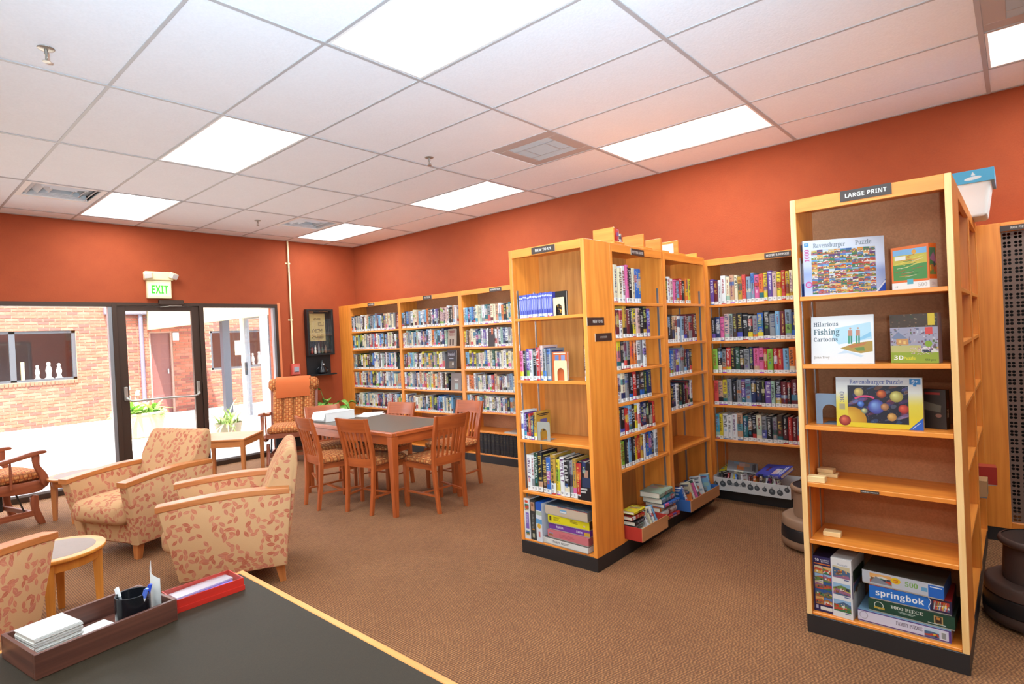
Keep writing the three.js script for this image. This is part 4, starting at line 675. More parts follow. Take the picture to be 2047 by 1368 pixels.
  // fishing book
  const f3 = img(300, 0.258, 0.222, (g, w, h) => { fill(g, '#f4f2f0', -1, -1, w + 2, h + 2); const q = (c, pts) => { g.fillStyle = c; g.beginPath(); pts.forEach(([x, y], i) => (i ? g.lineTo(x * w, y * h) : g.moveTo(x * w, y * h))); g.fill(); }; q('#bfe0ee', [[0.4, 0.26], [0.95, 0.16], [0.97, 0.5], [0.45, 0.6], [0.35, 0.45]]); q('#8fc6e4', [[0.75, 0.5], [0.96, 0.35], [0.96, 0.45], [0.8, 0.52]]); q('#b4913a', [[0.48, 0.68], [0.7, 0.58], [0.98, 0.54], [0.98, 0.75], [0.8, 0.79], [0.6, 0.73]]); q('#c2733a', [[0.6, 0.63], [0.9, 0.56], [0.85, 0.62], [0.65, 0.68]]); q('#6a8a3c', [[0.7, 0.68], [0.85, 0.66], [0.86, 0.74], [0.74, 0.74]]); q('#cfe0ee', [[0.42, 0.8], [0.55, 0.72], [0.85, 0.84], [0.8, 0.87], [0.6, 0.78]]);
    for (const x of [0.64, 0.76]) { fill(g, '#3f9a72', w * (x - 0.035), h * 0.42, w * 0.025, h * 0.17); fill(g, '#3a8a6a', w * (x + 0.002), h * 0.42, w * 0.025, h * 0.17); fill(g, '#c98a72', w * (x - 0.035), h * 0.31, w * 0.065, h * 0.12); g.fillStyle = '#c9a08a'; g.beginPath(); g.arc(w * x, h * 0.275, w * 0.018, 0, 7); g.fill(); }
    txt(g, 'Hilarious', w * 0.04, h * 0.17, h * 0.12, '#55636e', { font: 'serif', align: 'left', fit: w * 0.41 }); txt(g, 'Fishing', w * 0.04, h * 0.33, h * 0.17, '#4f6d76', { font: 'serif', align: 'left', fit: w * 0.43 }); txt(g, 'Cartoons', w * 0.04, h * 0.49, h * 0.12, '#55636e', { font: 'serif', align: 'left', fit: w * 0.4 }); txt(g, 'John Troy', w * 0.05, h * 0.87, h * 0.06, '#9a8f80', { font: 'serif', align: 'left' }); });
  faceBook('white cartoon book with two anglers on its cover, second LARGE PRINT shelf', undefined, { pos: [6.925, 0, 2.2], ry: 0.0 }, 0.055, 1.274, 0.255, 0.222, f3, '#dfe4f0', 0.12, -0.045, 0.016);
  // cottage box
  const f4 = img(260, 0.175, 0.212, (g, w, h) => { scenery(g, 0, 0, w, h, r); fill(g, '#4c3f36', 0, 0, w, h * 0.27); for (let i = 0; i < 40; i++) fill(g, ['#6d5a48', '#8a6a4a', '#3c4a38', '#9a8a6a'][(r() * 4) | 0], r() * w, r() * h * 0.25, 9, 6); fill(g, '#e0c23a', w * 0.8, 0, w * 0.14, h * 0.24); fill(g, '#a9a6b8', 0, h * 0.27, w, h * 0.4); for (let i = 0; i < 120; i++) fill(g, ['#6a6e8a', '#8a8498', '#5f7048', '#b8a8b0', '#7d5a6a', '#c8c6d4'][(r() * 6) | 0], r() * w, h * (0.28 + 0.45 * r()), 10 * r() + 4, 14 * r() + 3); g.fillStyle = '#7f8ba6'; g.beginPath(); g.moveTo(w * 0.02, h * 0.48); g.lineTo(w * 0.18, h * 0.36); g.lineTo(w * 0.45, h * 0.56); g.lineTo(w * 0.42, h * 0.6); g.fill(); fill(g, '#d29a62', w * 0.13, h * 0.5, w * 0.26, h * 0.13); fill(g, '#f2c878', w * 0.18, h * 0.53, w * 0.05, h * 0.06); fill(g, '#f2c878', w * 0.28, h * 0.55, w * 0.05, h * 0.06); fill(g, '#c9c27a', 0, h * 0.64, w * 0.65, h * 0.14); fill(g, '#9ab03a', 0, h * 0.78, w, h * 0.23); for (let i = 0; i < 60; i++) fill(g, ['#d8b8c8', '#e8d8e0', '#b07a9a'][(r() * 3) | 0], w * (0.4 + 0.5 * r()), h * (0.68 + 0.14 * r()), 6, 4); fill(g, '#e0504e', w * 0.74, h * 0.28, w * 0.15, h * 0.14); g.fillStyle = '#8cae3a'; g.beginPath(); g.arc(w * 0.8, h * 0.61, w * 0.075, 0, 7); g.fill(); txt(g, '\u2605', w * 0.8, h * 0.6, h * 0.08, '#f4f4ee'); txt(g, '3D', w * 0.17, h * 0.89, h * 0.12, '#ffffff', { fit: w * 0.22 }); txt(g, 'Puzzle', w * 0.4, h * 0.9, h * 0.08, '#f0e23a', { fit: w * 0.26 }); txt(g, '550 pcs', w * 0.83, h * 0.93, h * 0.05, '#4a5a20'); });
  puzzleBox('puzzle_box', '3D jigsaw box with a cottage garden picture and green lower edge', gp, [0.175, 0.212, 0.06], { front: f4, right: '#a8a0ac', top: '#c9c2c4', all: '#8a8a70' }, leftAt(0.175, -0.16, 7.295, 1.274, 2.125), -0.16, 'up');
  // planets box
  const f5 = img(480, 0.328, 0.225, (g, w, h) => {
    const gr = g.createLinearGradient(0, 0, 0, h); gr.addColorStop(0, '#dfe2e8'); gr.addColorStop(0.3, '#e4e2d8'); gr.addColorStop(0.55, '#efd94a'); gr.addColorStop(1, '#f0d31c'); g.fillStyle = gr; g.fillRect(-1, -1, w + 2, h + 2); const X = w * 0.145, Y = h * 0.165, Wd = w * 0.7, Hh = h * 0.74; g.save(); g.beginPath(); g.rect(X, Y, Wd, Hh); g.clip(); fill(g, '#181a30', X, Y, Wd, Hh);
    for (let i = 0; i < 46; i++) { g.globalAlpha = 0.35; g.fillStyle = ['#3a4ab0', '#8a3aa0', '#d0406a', '#4a8ad0', '#b0b4c8', '#e07a3a'][(r() * 6) | 0]; g.beginPath(); g.ellipse(X + Wd * r(), Y + Hh * r(), 10 + 34 * r(), 4 + 12 * r(), -0.4, 0, 7); g.fill(); } g.globalAlpha = 1; for (let i = 0; i < 90; i++) fill(g, '#ffffff', X + Wd * r(), Y + Hh * r(), 1.6, 1.6);
    const pl = (x, y, q, c, c2) => { const gg = g.createRadialGradient(X + Wd * x - q * 0.3, Y + Hh * y - q * 0.3, q * 0.1, X + Wd * x, Y + Hh * y, q); gg.addColorStop(0, c); gg.addColorStop(1, c2); g.fillStyle = gg; g.beginPath(); g.arc(X + Wd * x, Y + Hh * y, q, 0, 7); g.fill(); };
    g.strokeStyle = '#e04a7a'; g.lineWidth = 12; g.beginPath(); g.moveTo(X + Wd * 0.12, Y + Hh * 0.36); g.quadraticCurveTo(X + Wd * 0.3, Y + Hh * 0.22, X + Wd * 0.45, Y + Hh * 0.34); g.stroke();
    pl(0.19, 0.18, 28, '#f0d070', '#a08a5a'); pl(0.57, 0.22, 27, '#f08a3a', '#8a2a1a'); pl(0.81, 0.28, 36, '#e8e08a', '#9a8a3a'); pl(0.22, 0.5, 20, '#7ab0f0', '#2a4aa0'); pl(0.48, 0.56, 46, '#8ab0e8', '#3a3a90'); pl(0.62, 0.56, 23, '#e0a06a', '#8a5a3a'); pl(0.92, 0.6, 28, '#f06a4a', '#a02020'); pl(0.73, 0.82, 26, '#f0c06a', '#b07a3a'); pl(0.05, 0.95, 90, '#f0c23a', '#c88a1a'); pl(0.28, 0.68, 18, '#e8e0a0', '#7a8a6a'); g.restore();
    const gg = g.createRadialGradient(w * 0.09, h * 0.84, 4, w * 0.105, h * 0.87, w * 0.072); gg.addColorStop(0, '#f07a5a'); gg.addColorStop(1, '#8a1c14'); g.fillStyle = gg; g.beginPath(); g.arc(w * 0.105, h * 0.875, w * 0.072, 0, 7); g.fill();
    txt(g, 'Ravensburger Puzzle', w * 0.48, h * 0.092, h * 0.11, '#5a68a8', { font: 'serif', fit: w * 0.62 }); fill(g, '#2f8ad0', w * 0.86, h * 0.025, w * 0.12, h * 0.11); fill(g, '#2f8ad0', w * 0.9, h * 0.12, w * 0.035, h * 0.05); txt(g, '9+', w * 0.92, h * 0.08, h * 0.1, '#ffffff', { font: 'serif' }); txt(g, '300', w * 0.075, h * 0.4, h * 0.11, '#6a6a92', { rot: -PI / 2, font: 'serif', fit: h * 0.22 }); fill(g, '#b8a878', w * 0.04, h * 0.54, w * 0.07, h * 0.12);
    g.fillStyle = '#2a62c8'; g.beginPath(); g.moveTo(w * 0.84, h); g.lineTo(w, h * 0.76); g.lineTo(w, h); g.fill(); g.save(); g.translate(w * 0.93, h * 0.91); g.rotate(-0.72); fill(g, '#dfe6f6', -w * 0.06, -2, w * 0.11, 4); g.restore();
  });
  puzzleBox('puzzle_box', 'yellow jigsaw box with planets in space on the third shelf', gp, [0.328, 0.225, 0.055], { front: f5, right: '#e4d9a0', all: '#e8d860' }, leftAt(0.328, 0.03, 7.078, 0.987, 2.165), 0.03, 'up', { rx: -0.08 });
  const f6 = img(130, 0.085, 0.165, (g, w, h) => { fill(g, '#2f2625', -1, -1, w + 2, h + 2); fill(g, '#b8b4a4', w * 0.05, h * 0.06, w * 0.2, h * 0.06); fill(g, '#a02a28', w * 0.32, h * 0.07, w * 0.5, h * 0.06); g.fillStyle = '#6d665a'; g.beginPath(); g.moveTo(w * 0.25, h * 0.3); g.lineTo(w * 0.85, h * 0.4); g.lineTo(w * 0.82, h * 0.58); g.lineTo(w * 0.25, h * 0.52); g.fill(); fill(g, '#8a8478', w * 0.05, h * 0.24, w * 0.16, h * 0.2); fill(g, '#8a8478', w * 0.05, h * 0.46, w * 0.14, h * 0.08); g.fillStyle = '#9a6a5a'; g.beginPath(); g.arc(w * 0.75, h * 0.66, w * 0.1, 0, 7); g.fill(); txt(g, 'Mini', w * 0.2, h * 0.9, h * 0.05, '#d8d4cc', { style: '' }); });
  const s6 = img(50, 0.03, 0.165, (g, w, h) => { fill(g, '#191516', -1, -1, w + 2, h + 2); txt(g, 'Mini', w * 0.5, h * 0.6, w * 0.5, '#f2efe8', { rot: -PI / 2, font: 'serif' }); txt(g, 'Polos', w * 0.5, h * 0.36, w * 0.42, '#b02a28', { rot: -PI / 2 }); });
  puzzleBox('game_box', 'small dark box with grey pictures behind the planets puzzle', undefined, [0.115, 0.168, 0.04], { front: f6, right: s6, all: '#221c1c' }, leftAt(0.115, -0.3, 7.37, 0.987, 2.06), -0.3, 'up');
  // bottom shelf
  const grid = (g, x, y, w, h, n, m) => { for (let j = 0; j < m; j++) for (let i = 0; i < n; i++) scenery(g, x + i * w / n + 1, y + j * h / m + 1, w / n - 2, h / m - 2, r); }, yb = 0.102, gb = 'boxes on the bottom LARGE PRINT shelf';
  const f7 = img(150, 0.09, 0.262, (g, w, h) => { fill(g, '#28245a', -1, -1, w + 2, h + 2); txt(g, '10', w * 0.2, h * 0.07, h * 0.065, '#f2efe8'); txt(g, 'CLASSIC', w * 0.6, h * 0.055, h * 0.034, '#f2efe8', { font: 'serif' }); txt(g, 'SCENES', w * 0.6, h * 0.09, h * 0.034, '#f2efe8', { font: 'serif' }); fill(g, '#e0762a', w * 0.05, h * 0.125, w * 0.8, h * 0.02); grid(g, w * 0.06, h * 0.17, w * 0.86, h * 0.7, 2, 5); fill(g, '#efece2', w * 0.3, h * 0.9, w * 0.6, h * 0.06); fill(g, '#c8c4d8', w * 0.08, h * 0.89, w * 0.12, h * 0.06); });
  puzzleBox('puzzle_box', 'tall navy puzzle box with ten small pictures, on the bottom shelf', gb, [0.085, 0.262, 0.24], { front: f7, top: '#1c1838', all: '#28245a' }, [6.997, yb + 0.001, 2.175], 0, 'up');
  const f8 = img(150, 0.09, 0.29, (g, w, h) => { fill(g, '#f0eeec', -1, -1, w + 2, h + 2); fill(g, '#7a6ab0', 0, h * 0.2, w * 0.03, h); txt(g, 'Puzzles', w * 0.55, h * 0.1, h * 0.045, '#7a86a0', { font: 'serif', style: 'italic' }); [0.13, 0.42, 0.7].forEach((y, k) => { fill(g, ['#7fa85a', '#a8885a', '#c9b04a'][k], w * 0.08, h * y, w * 0.84, h * 0.2); scenery(g, w * 0.08, h * y, w * 0.84, h * 0.2, r); for (let i = 0; i < 14; i++) fill(g, [['#e8a03a', '#d8632a', '#f0d06a'], ['#8a3a24', '#c9784a', '#6a4a34'], ['#d0592a', '#8a9a3a', '#e8d8a0']][k][i % 3], w * (0.15 + 0.6 * r()), h * (y + 0.04 + 0.13 * r()), 9, 7); fill(g, '#3a4a8a', w * 0.62, h * (y + 0.215), w * 0.25, h * 0.014); }); });
  const s8 = img(160, 0.2, 0.29, (g, w, h) => { fill(g, '#e8e6e8', -1, -1, w + 2, h + 2); fill(g, '#5a4a8a', 0, h * 0.25, w * 0.06, h * 0.4); scenery(g, w * 0.1, h * 0.2, w * 0.85, h * 0.42, r); fill(g, '#34452c', w * 0.1, h * 0.2, w * 0.85, h * 0.2); });
  puzzleBox('puzzle_box', 'tall white puzzle box with three garden pictures, second from the side panel', gb, [0.085, 0.272, 0.22], { front: f8, right: s8, top: '#dcd8d4', all: '#f0eeec' }, [7.075, yb + 0.001, 2.185], -0.06, 'up');
  const f9 = img(430, 0.34, 0.052, (g, w, h) => { fill(g, '#e2dcec', -1, -1, w + 2, h + 2); fill(g, '#5a3a86', 0, 0, w, h * 0.09); fill(g, '#5a3a86', 0, h * 0.91, w, h * 0.1); fill(g, '#5a3a86', w * 0.975, 0, w * 0.03, h); g.strokeStyle = '#a8a0a8'; g.lineWidth = 3; g.beginPath(); g.ellipse(w * 0.07, h * 0.45, w * 0.045, h * 0.3, 0, 0, 7); g.stroke(); txt(g, 'FAMILY PUZZLE', w * 0.57, h * 0.45, h * 0.4, '#4a3a46', { font: 'serif', fit: w * 0.28 }); scenery(g, w * 0.73, h * 0.2, w * 0.15, h * 0.7, r); fill(g, '#f4f2ee', w * 0.9, h * 0.25, w * 0.05, h * 0.6); for (let i = 0; i < 8; i++) fill(g, '#3a3a3a', w * 0.905 + i * 2.4, h * 0.3, 1.2, h * 0.5); });
  puzzleBox('puzzle_box', 'lilac family puzzle box with purple edges, bottom of the stack', gb, [0.34, 0.056, 0.24], { front: f9, top: '#7fa0b8', right: '#c8bcd8', all: '#5a3a86' }, [7.304, yb + 0.001, 2.178], -0.02);
  const f10 = img(430, 0.312, 0.055, (g, w, h) => { fill(g, '#1d4a38', -1, -1, w + 2, h + 2); g.strokeStyle = '#e8e4d8'; g.lineWidth = 4; g.beginPath(); g.arc(w * 0.13, h * 0.48, h * 0.3, 0, 7); g.stroke(); fill(g, '#c9a43a', w * 0.07, h * 0.62, w * 0.13, h * 0.16); txt(g, '1000 PIECE', w * 0.46, h * 0.36, h * 0.36, '#f0ece0', { font: 'serif', fit: w * 0.38 }); fill(g, '#c8d4c8', w * 0.36, h * 0.6, w * 0.2, h * 0.05); fill(g, '#c8d4c8', w * 0.38, h * 0.7, w * 0.16, h * 0.04); fill(g, '#c9a36a', w * 0.77, h * 0.2, w * 0.1, h * 0.62); fill(g, '#3a2a24', w * 0.785, h * 0.25, w * 0.07, h * 0.52); fill(g, '#c9843a', w * 0.8, h * 0.3, w * 0.04, h * 0.2); fill(g, '#efece2', w * 0.7, h * 0.84, w * 0.2, h * 0.05); });
  puzzleBox('puzzle_box', 'dark green thousand-piece puzzle box between lilac and blue boxes', gb, [0.312, 0.057, 0.24], { front: f10, top: '#2a3a34', all: '#1d4a38' }, [7.332, yb + 0.058, 2.17], -0.03);
  const f11 = img(430, 0.3, 0.058, (g, w, h) => { fill(g, '#1f74d0', -1, -1, w + 2, h + 2); fill(g, '#2a2448', w * 0.75, -1, w * 0.26, h + 2); txt(g, 'springbok', w * 0.38, h * 0.5, h * 0.66, '#ffffff', { fit: w * 0.6 }); g.strokeStyle = '#ffffff'; g.lineWidth = 4; g.beginPath(); g.moveTo(w * 0.73, 0); g.quadraticCurveTo(w * 0.78, h * 0.3, w * 0.745, h * 0.55); g.quadraticCurveTo(w * 0.72, h * 0.8, w * 0.75, h); g.stroke(); scenery(g, w * 0.79, h * 0.15, w * 0.18, h * 0.7, r); for (let i = 0; i < 8; i++) { g.strokeStyle = ['#d8d4d0', '#c0302c', '#e0b23a'][i % 3]; g.lineWidth = 4; g.beginPath(); g.moveTo(w * 0.79 + i * 9, h * 0.85); g.lineTo(w * 0.81 + i * 9, h * 0.2); g.stroke(); } });
  puzzleBox('puzzle_box', 'bright blue puzzle box with large white lettering in the stack', gb, [0.298, 0.06, 0.22], { front: f11, top: '#a82c2c', right: '#2a2448', all: '#28306a' }, [7.33, yb + 0.116, 2.168], 0);
  const f12 = img(430, 0.3, 0.062, (g, w, h) => { fill(g, '#c9ccd4', -1, -1, w + 2, h + 2); fill(g, '#1f6ac8', w * 0.82, h * 0.1, w * 0.19, h); fill(g, '#eef2fa', w * 0.84, h * 0.2, w * 0.14, h * 0.08); scenery(g, w * 0.1, h * 0.15, w * 0.28, h * 0.75, r); g.fillStyle = '#8a8e98'; g.beginPath(); g.moveTo(w * 0.1, h * 0.9); g.lineTo(w * 0.18, h * 0.35); g.lineTo(w * 0.38, h * 0.9); g.fill(); g.fillStyle = '#f0c41c'; g.beginPath(); g.ellipse(w * 0.43, h * 0.4, w * 0.06, h * 0.24, 0, 0, 7); g.fill(); fill(g, '#d8602a', w * 0.4, h * 0.33, w * 0.06, h * 0.06); fill(g, '#d8602a', w * 0.4, h * 0.46, w * 0.06, h * 0.06); txt(g, '500', w * 0.62, h * 0.47, h * 0.52, '#7ab04a', { font: 'serif', fit: w * 0.16 }); fill(g, '#6aa8d0', w * 0.74, h * 0.4, w * 0.07, h * 0.3); });
  puzzleBox('puzzle_box', 'silver five-hundred-piece box with a mountain picture, top of the stack', gb, [0.3, 0.062, 0.2], { front: f12, top: '#4a4238', right: '#1f6ac8', all: '#b8bcc6' }, [7.305, yb + 0.177, 2.17], -0.05);
  // wooden blocks
  const blk = (l, x, y, z, w, h, d, a) => { const o = solo('wooden_block', cbox(w, h, d, 0.002), M.pale, l, 'block', 'small wooden blocks on the LARGE PRINT shelves'); o.position.set(x, y + h / 2 + 0.0005, z); o.rotation.y = a; };
  blk('pale wooden block at the front left of the fourth shelf', 6.985, 0.717, 2.165, 0.075, 0.028, 0.05, 0.05); blk('pale wooden block lying at the back of the fourth shelf', 7.005, 0.717, 2.03, 0.085, 0.016, 0.06, 0.05); blk('pale wooden block resting on top of another block', 6.995, 0.7335, 2.025, 0.07, 0.02, 0.05, -0.05); blk('pale wooden block alone on the fifth shelf', 7.025, 0.447, 2.09, 0.075, 0.022, 0.05, 0.06);
}
// bookends: bent steel with an arch cut out
function bookend(label, pos, ry, mat, w, h) {
  const s = new THREE.Shape(); s.moveTo(-w / 2, 0); s.lineTo(-w / 2, h - 0.01); s.quadraticCurveTo(-w / 2, h, -w / 2 + 0.01, h); s.lineTo(w / 2 - 0.01, h); s.quadraticCurveTo(w / 2, h, w / 2, h - 0.01); s.lineTo(w / 2, 0); s.lineTo(w * 0.27, 0); s.lineTo(w * 0.27, h * 0.42); s.absarc(0, h * 0.42, w * 0.27, 0, PI, false); s.lineTo(-w * 0.27, 0); s.closePath();
  const g = norm(new THREE.ExtrudeGeometry(s, { depth: 0.0012, bevelEnabled: false, curveSegments: 14 }));
  const t = thing('bookend', label, 'bookend', pos, ry, 'metal bookends'); part('plate', g, mat, t); part('foot', box(-w * 0.26, w * 0.26, 0, 0.0012, -0.1, 0, 0), mat, t); return t;
}
const gold = img(80, 0.07, 0.11, (g, w, h) => { fill(g, '#1c1812', -1, -1, w + 2, h + 2); const r = rng(3); for (let i = 0; i < 40; i++) fill(g, ['#e8a82a', '#c9781c', '#f0c85a', '#6a3a14'][(r() * 4) | 0], w * (0.15 + 0.6 * r()), h * (0.3 + 0.6 * r()), 8, 5); });
faceBook('black and gold book behind the beige bookend on the top NEW TO US shelf', 'books on the NEW TO US shelves', NTU, 0.355, 1.59, 0.085, 0.155, gold, '#1c1c22', 0.02, -0.03, 0.016);
bookend('beige steel bookend holding the indigo row on the top NEW TO US shelf', [5.53, 1.591, 2.18], 0, M.putty, 0.088, 0.115);
faceBook('orange book leaning behind a bookend on the second NEW TO US shelf', 'books on the NEW TO US shelves', NTU, 0.305, 1.173, 0.12, 0.185, img(90, 0.1, 0.18, (g, w, h) => { fill(g, '#dc6a34', -1, -1, w + 2, h + 2); fill(g, '#6a86b8', w * 0.2, h * 0.12, w * 0.25, h * 0.2); fill(g, '#8a9ac8', w * 0.6, h * 0.12, w * 0.25, h * 0.2); fill(g, '#f0d8c0', w * 0.1, h * 0.04, w * 0.8, h * 0.04); }), '#dc6a34', 0.03, -0.03, 0.02);
bookend('beige steel bookend in front of the orange book', [5.525, 1.174, 2.185], 0, M.putty, 0.1, 0.13);
bookend('grey steel bookend holding the short row on the third NEW TO US shelf', [5.36, 0.776, 2.18], 0, std({ color: 0x8d8a80, roughness: 0.5 }), 0.105, 0.125);
bookend('slate blue steel bookend beside the planets puzzle', [7.045, 0.988, 2.13], 0, M.slate, 0.12, 0.145);
faceBook('black book with a portrait cover ending the fourth NEW TO US shelf', 'books on the NEW TO US shelves', NTU, 0.475, 0.43, 0.1, 0.235, img(100, 0.1, 0.235, (g, w, h) => { fill(g, '#15161c', -1, -1, w + 2, h + 2); fill(g, '#b88a72', w * 0.5, h * 0.2, w * 0.3, h * 0.2); fill(g, '#2a3a5a', w * 0.35, h * 0.4, w * 0.6, h * 0.25); fill(g, '#c8c4bc', w * 0.12, h * 0.68, w * 0.6, h * 0.05); fill(g, '#c8c4bc', w * 0.12, h * 0.76, w * 0.5, h * 0.05); }), '#15161c', 0.04, -0.012, 0.03);
{ const m = makeBook('thin dark magazine leaning on the right side panel, second NEW TO US shelf', 'books on the NEW TO US shelves', 0.008, 0.22, 0.16, bookCell('d', rnd), [5.708, 1.174, 2.185], [0, 0, 0], 'magazine'); m.userData.category = 'magazine'; }
// boxes at the bottom of the NEW TO US unit
{
  const r = rng(91), gb = 'boxes on the bottom NEW TO US shelf', y = 0.103, lines = (g, c, x, yy, w, n, s) => { for (let i = 0; i < n; i++) fill(g, c, x, yy + i * s, w * (0.6 + 0.4 * r()), s * 0.4); };
  puzzleBox('puzzle_box', 'white upright box with small coloured pictures, against the side panel', gb, [0.05, 0.272, 0.2], { front: img(70, 0.05, 0.272, (g, w, h) => { fill(g, '#eceae8', -1, -1, w + 2, h + 2); fill(g, '#e0502a', w * 0.2, h * 0.05, w * 0.5, h * 0.06); scenery(g, w * 0.15, h * 0.14, w * 0.7, h * 0.16, r); fill(g, '#8a6ac0', w * 0.25, h * 0.35, w * 0.55, h * 0.4); lines(g, '#d8d4e8', w * 0.3, h * 0.4, w * 0.4, 8, 11); scenery(g, w * 0.2, h * 0.8, w * 0.6, h * 0.14, r); }), top: '#d8b8a0', all: '#eceae8' }, [5.195, y, 2.195], 0, 'up');
  puzzleBox('puzzle_box', 'dark upright puzzle box with a face picture near its top', gb, [0.045, 0.266, 0.2], { front: img(64, 0.045, 0.266, (g, w, h) => { fill(g, '#3a3c3a', -1, -1, w + 2, h + 2); fill(g, '#c99a7a', w * 0.15, h * 0.05, w * 0.7, h * 0.22); fill(g, '#8a5a40', w * 0.25, h * 0.08, w * 0.4, h * 0.08); lines(g, '#8f948c', w * 0.3, h * 0.35, w * 0.4, 12, 13); fill(g, '#d88a2a', w * 0.3, h * 0.72, w * 0.4, h * 0.03); fill(g, '#b8b49a', w * 0.3, h * 0.84, w * 0.4, h * 0.1); }), all: '#30322f' }, [5.244, y, 2.193], 0, 'up');
  puzzleBox('puzzle_box', 'white upright box with a blue top and yellow sun picture', gb, [0.055, 0.26, 0.17], { front: img(76, 0.055, 0.26, (g, w, h) => { fill(g, '#e8ecf2', -1, -1, w + 2, h + 2); fill(g, '#1f5ec0', 0, 0, w, h * 0.2); fill(g, '#b8c8b0', 0, h * 0.22, w, h * 0.1); fill(g, '#6aaad8', 0, h * 0.42, w, h * 0.12); g.fillStyle = '#f0b83a'; g.beginPath(); g.arc(w * 0.5, h * 0.6, w * 0.3, 0, 7); g.fill(); fill(g, '#e8807a', w * 0.35, h * 0.74, w * 0.3, h * 0.14); }), top: '#1f5ec0', right: '#d8dae4', all: '#e8ecf2' }, [5.3, y, 2.2], -0.12, 'up');
  const stack = [['white flat box lettered STARRY NIGHT, bottom of the stack', [0.385, 0.04, 0.22], img(420, 0.385, 0.045, (g, w, h) => { fill(g, '#f2eee6', -1, -1, w + 2, h + 2); txt(g, 'STARRY NIGHT', w * 0.43, h * 0.5, h * 0.55, '#5a5a5e', { fit: w * 0.36 }); lines(g, '#c9c4ba', w * 0.03, h * 0.2, w * 0.14, 5, 7); }), { top: '#6a5a56', right: '#e8e6e4', all: '#f2eee6' }, 5.515, 2.205, -0.03], ['pink flat box above the white lettered one', [0.33, 0.052, 0.22], img(330, 0.33, 0.052, (g, w, h) => { fill(g, '#dd7a80', -1, -1, w + 2, h + 2); scenery(g, w * 0.04, h * 0.4, w * 0.1, h * 0.4, r); lines(g, '#b85a64', w * 0.3, h * 0.35, w * 0.4, 3, 9); }), { top: '#c9686e', right: '#b8656a', all: '#dd7a80' }, 5.543, 2.196, -0.04], ['purple flat game box in the middle of the stack', [0.32, 0.042, 0.22], img(330, 0.32, 0.042, (g, w, h) => { fill(g, '#7a3fa0', -1, -1, w + 2, h + 2); fill(g, '#d8a83a', w * 0.86, h * 0.4, w * 0.15, h * 0.6); txt(g, 'PANDA', w * 0.27, h * 0.5, h * 0.6, '#efe6f4', { fit: w * 0.18 }); txt(g, 'Farm', w * 0.75, h * 0.5, h * 0.6, '#efe6f4', { fit: w * 0.15 }); }), { all: '#7a3fa0' }, 5.55, 2.186, 0], ['yellow flat game box under the tan box', [0.32, 0.056, 0.22], img(330, 0.32, 0.056, (g, w, h) => { fill(g, '#eedd1c', -1, -1, w + 2, h + 2); fill(g, '#5a4a20', w * 0.04, h * 0.15, w * 0.05, h * 0.6); lines(g, '#6a5a1a', w * 0.14, h * 0.2, w * 0.18, 4, 8); lines(g, '#6a5a1a', w * 0.55, h * 0.2, w * 0.18, 3, 9); fill(g, '#e8b8c8', w * 0.86, h * 0.55, w * 0.04, h * 0.2); }), { right: '#5a3a24', all: '#eedd1c' }, 5.55, 2.192, 0.02], ['tan flat box with a dark picture lid, top of the stack', [0.34, 0.062, 0.25], img(330, 0.34, 0.062, (g, w, h) => { fill(g, '#d3bda4', -1, -1, w + 2, h + 2); fill(g, '#b0302a', w * 0.3, 0, w * 0.7, h * 0.06); fill(g, '#7ab0d8', w * 0.36, h * 0.28, w * 0.16, h * 0.35); fill(g, '#f0ece4', w * 0.37, h * 0.45, w * 0.14, h * 0.15); }), { top: img(200, 0.34, 0.25, (g, w, h) => { fill(g, '#4a5a6a', -1, -1, w + 2, h + 2); for (let i = 0; i < 60; i++) fill(g, ['#8a7a6a', '#2a3a4a', '#c8b89a', '#5a7a8a'][(r() * 4) | 0], r() * w, r() * h, 30, 5); }), right: '#7a7a72', all: '#d3bda4' }, 5.54, 2.2, -0.03]];
  let yy = y; for (const [l, d, f, o, x, z, a] of stack) { puzzleBox('puzzle_box', l, gb, d, { front: f, ...o }, [x - 0.02, yy + 0.0005, z - 0.004], a); yy += d[1] + 0.001; }
}
// ---- cartons of paperbacks on the floor of the bays
function carton(label, pos, ry, [w, h, d], m, rim) {
  const t = thing('carton', label, 'box', pos, ry, 'open cartons of donated books'), k = 0.004;
  part('side', box(-w / 2, w / 2, 0, h, -k, 0, 0.0005), m, t); part('side', box(-w / 2, w / 2, 0, h, -d, -d + k, 0.0005), m, t); part('end', box(-w / 2, -w / 2 + k, 0, h, -d + k, -k, 0.0005), rim, t); part('end', box(w / 2 - k, w / 2, 0, h, -d + k, -k, 0.0005), rim, t); part('bottom', box(-w / 2 + k, w / 2 - k, 0, k, -d + k, -k, 0), m, t); return t;
}
const heapBook = (() => { let n = 0; const keys = 'w e w c e s k r y b w m o e p g'.split(' '); return (where, pos, rot, s = 1) => { const c = keys[n % keys.length]; n++; makeBook(`${PAL[c][1]} paperback, ${where}`, 'paperbacks heaped in cartons', rr(0.02, 0.034) * s, 0.17 * s, 0.105 * s, bookCell(c, rnd, { sticker: false }), pos, rot); }; })();
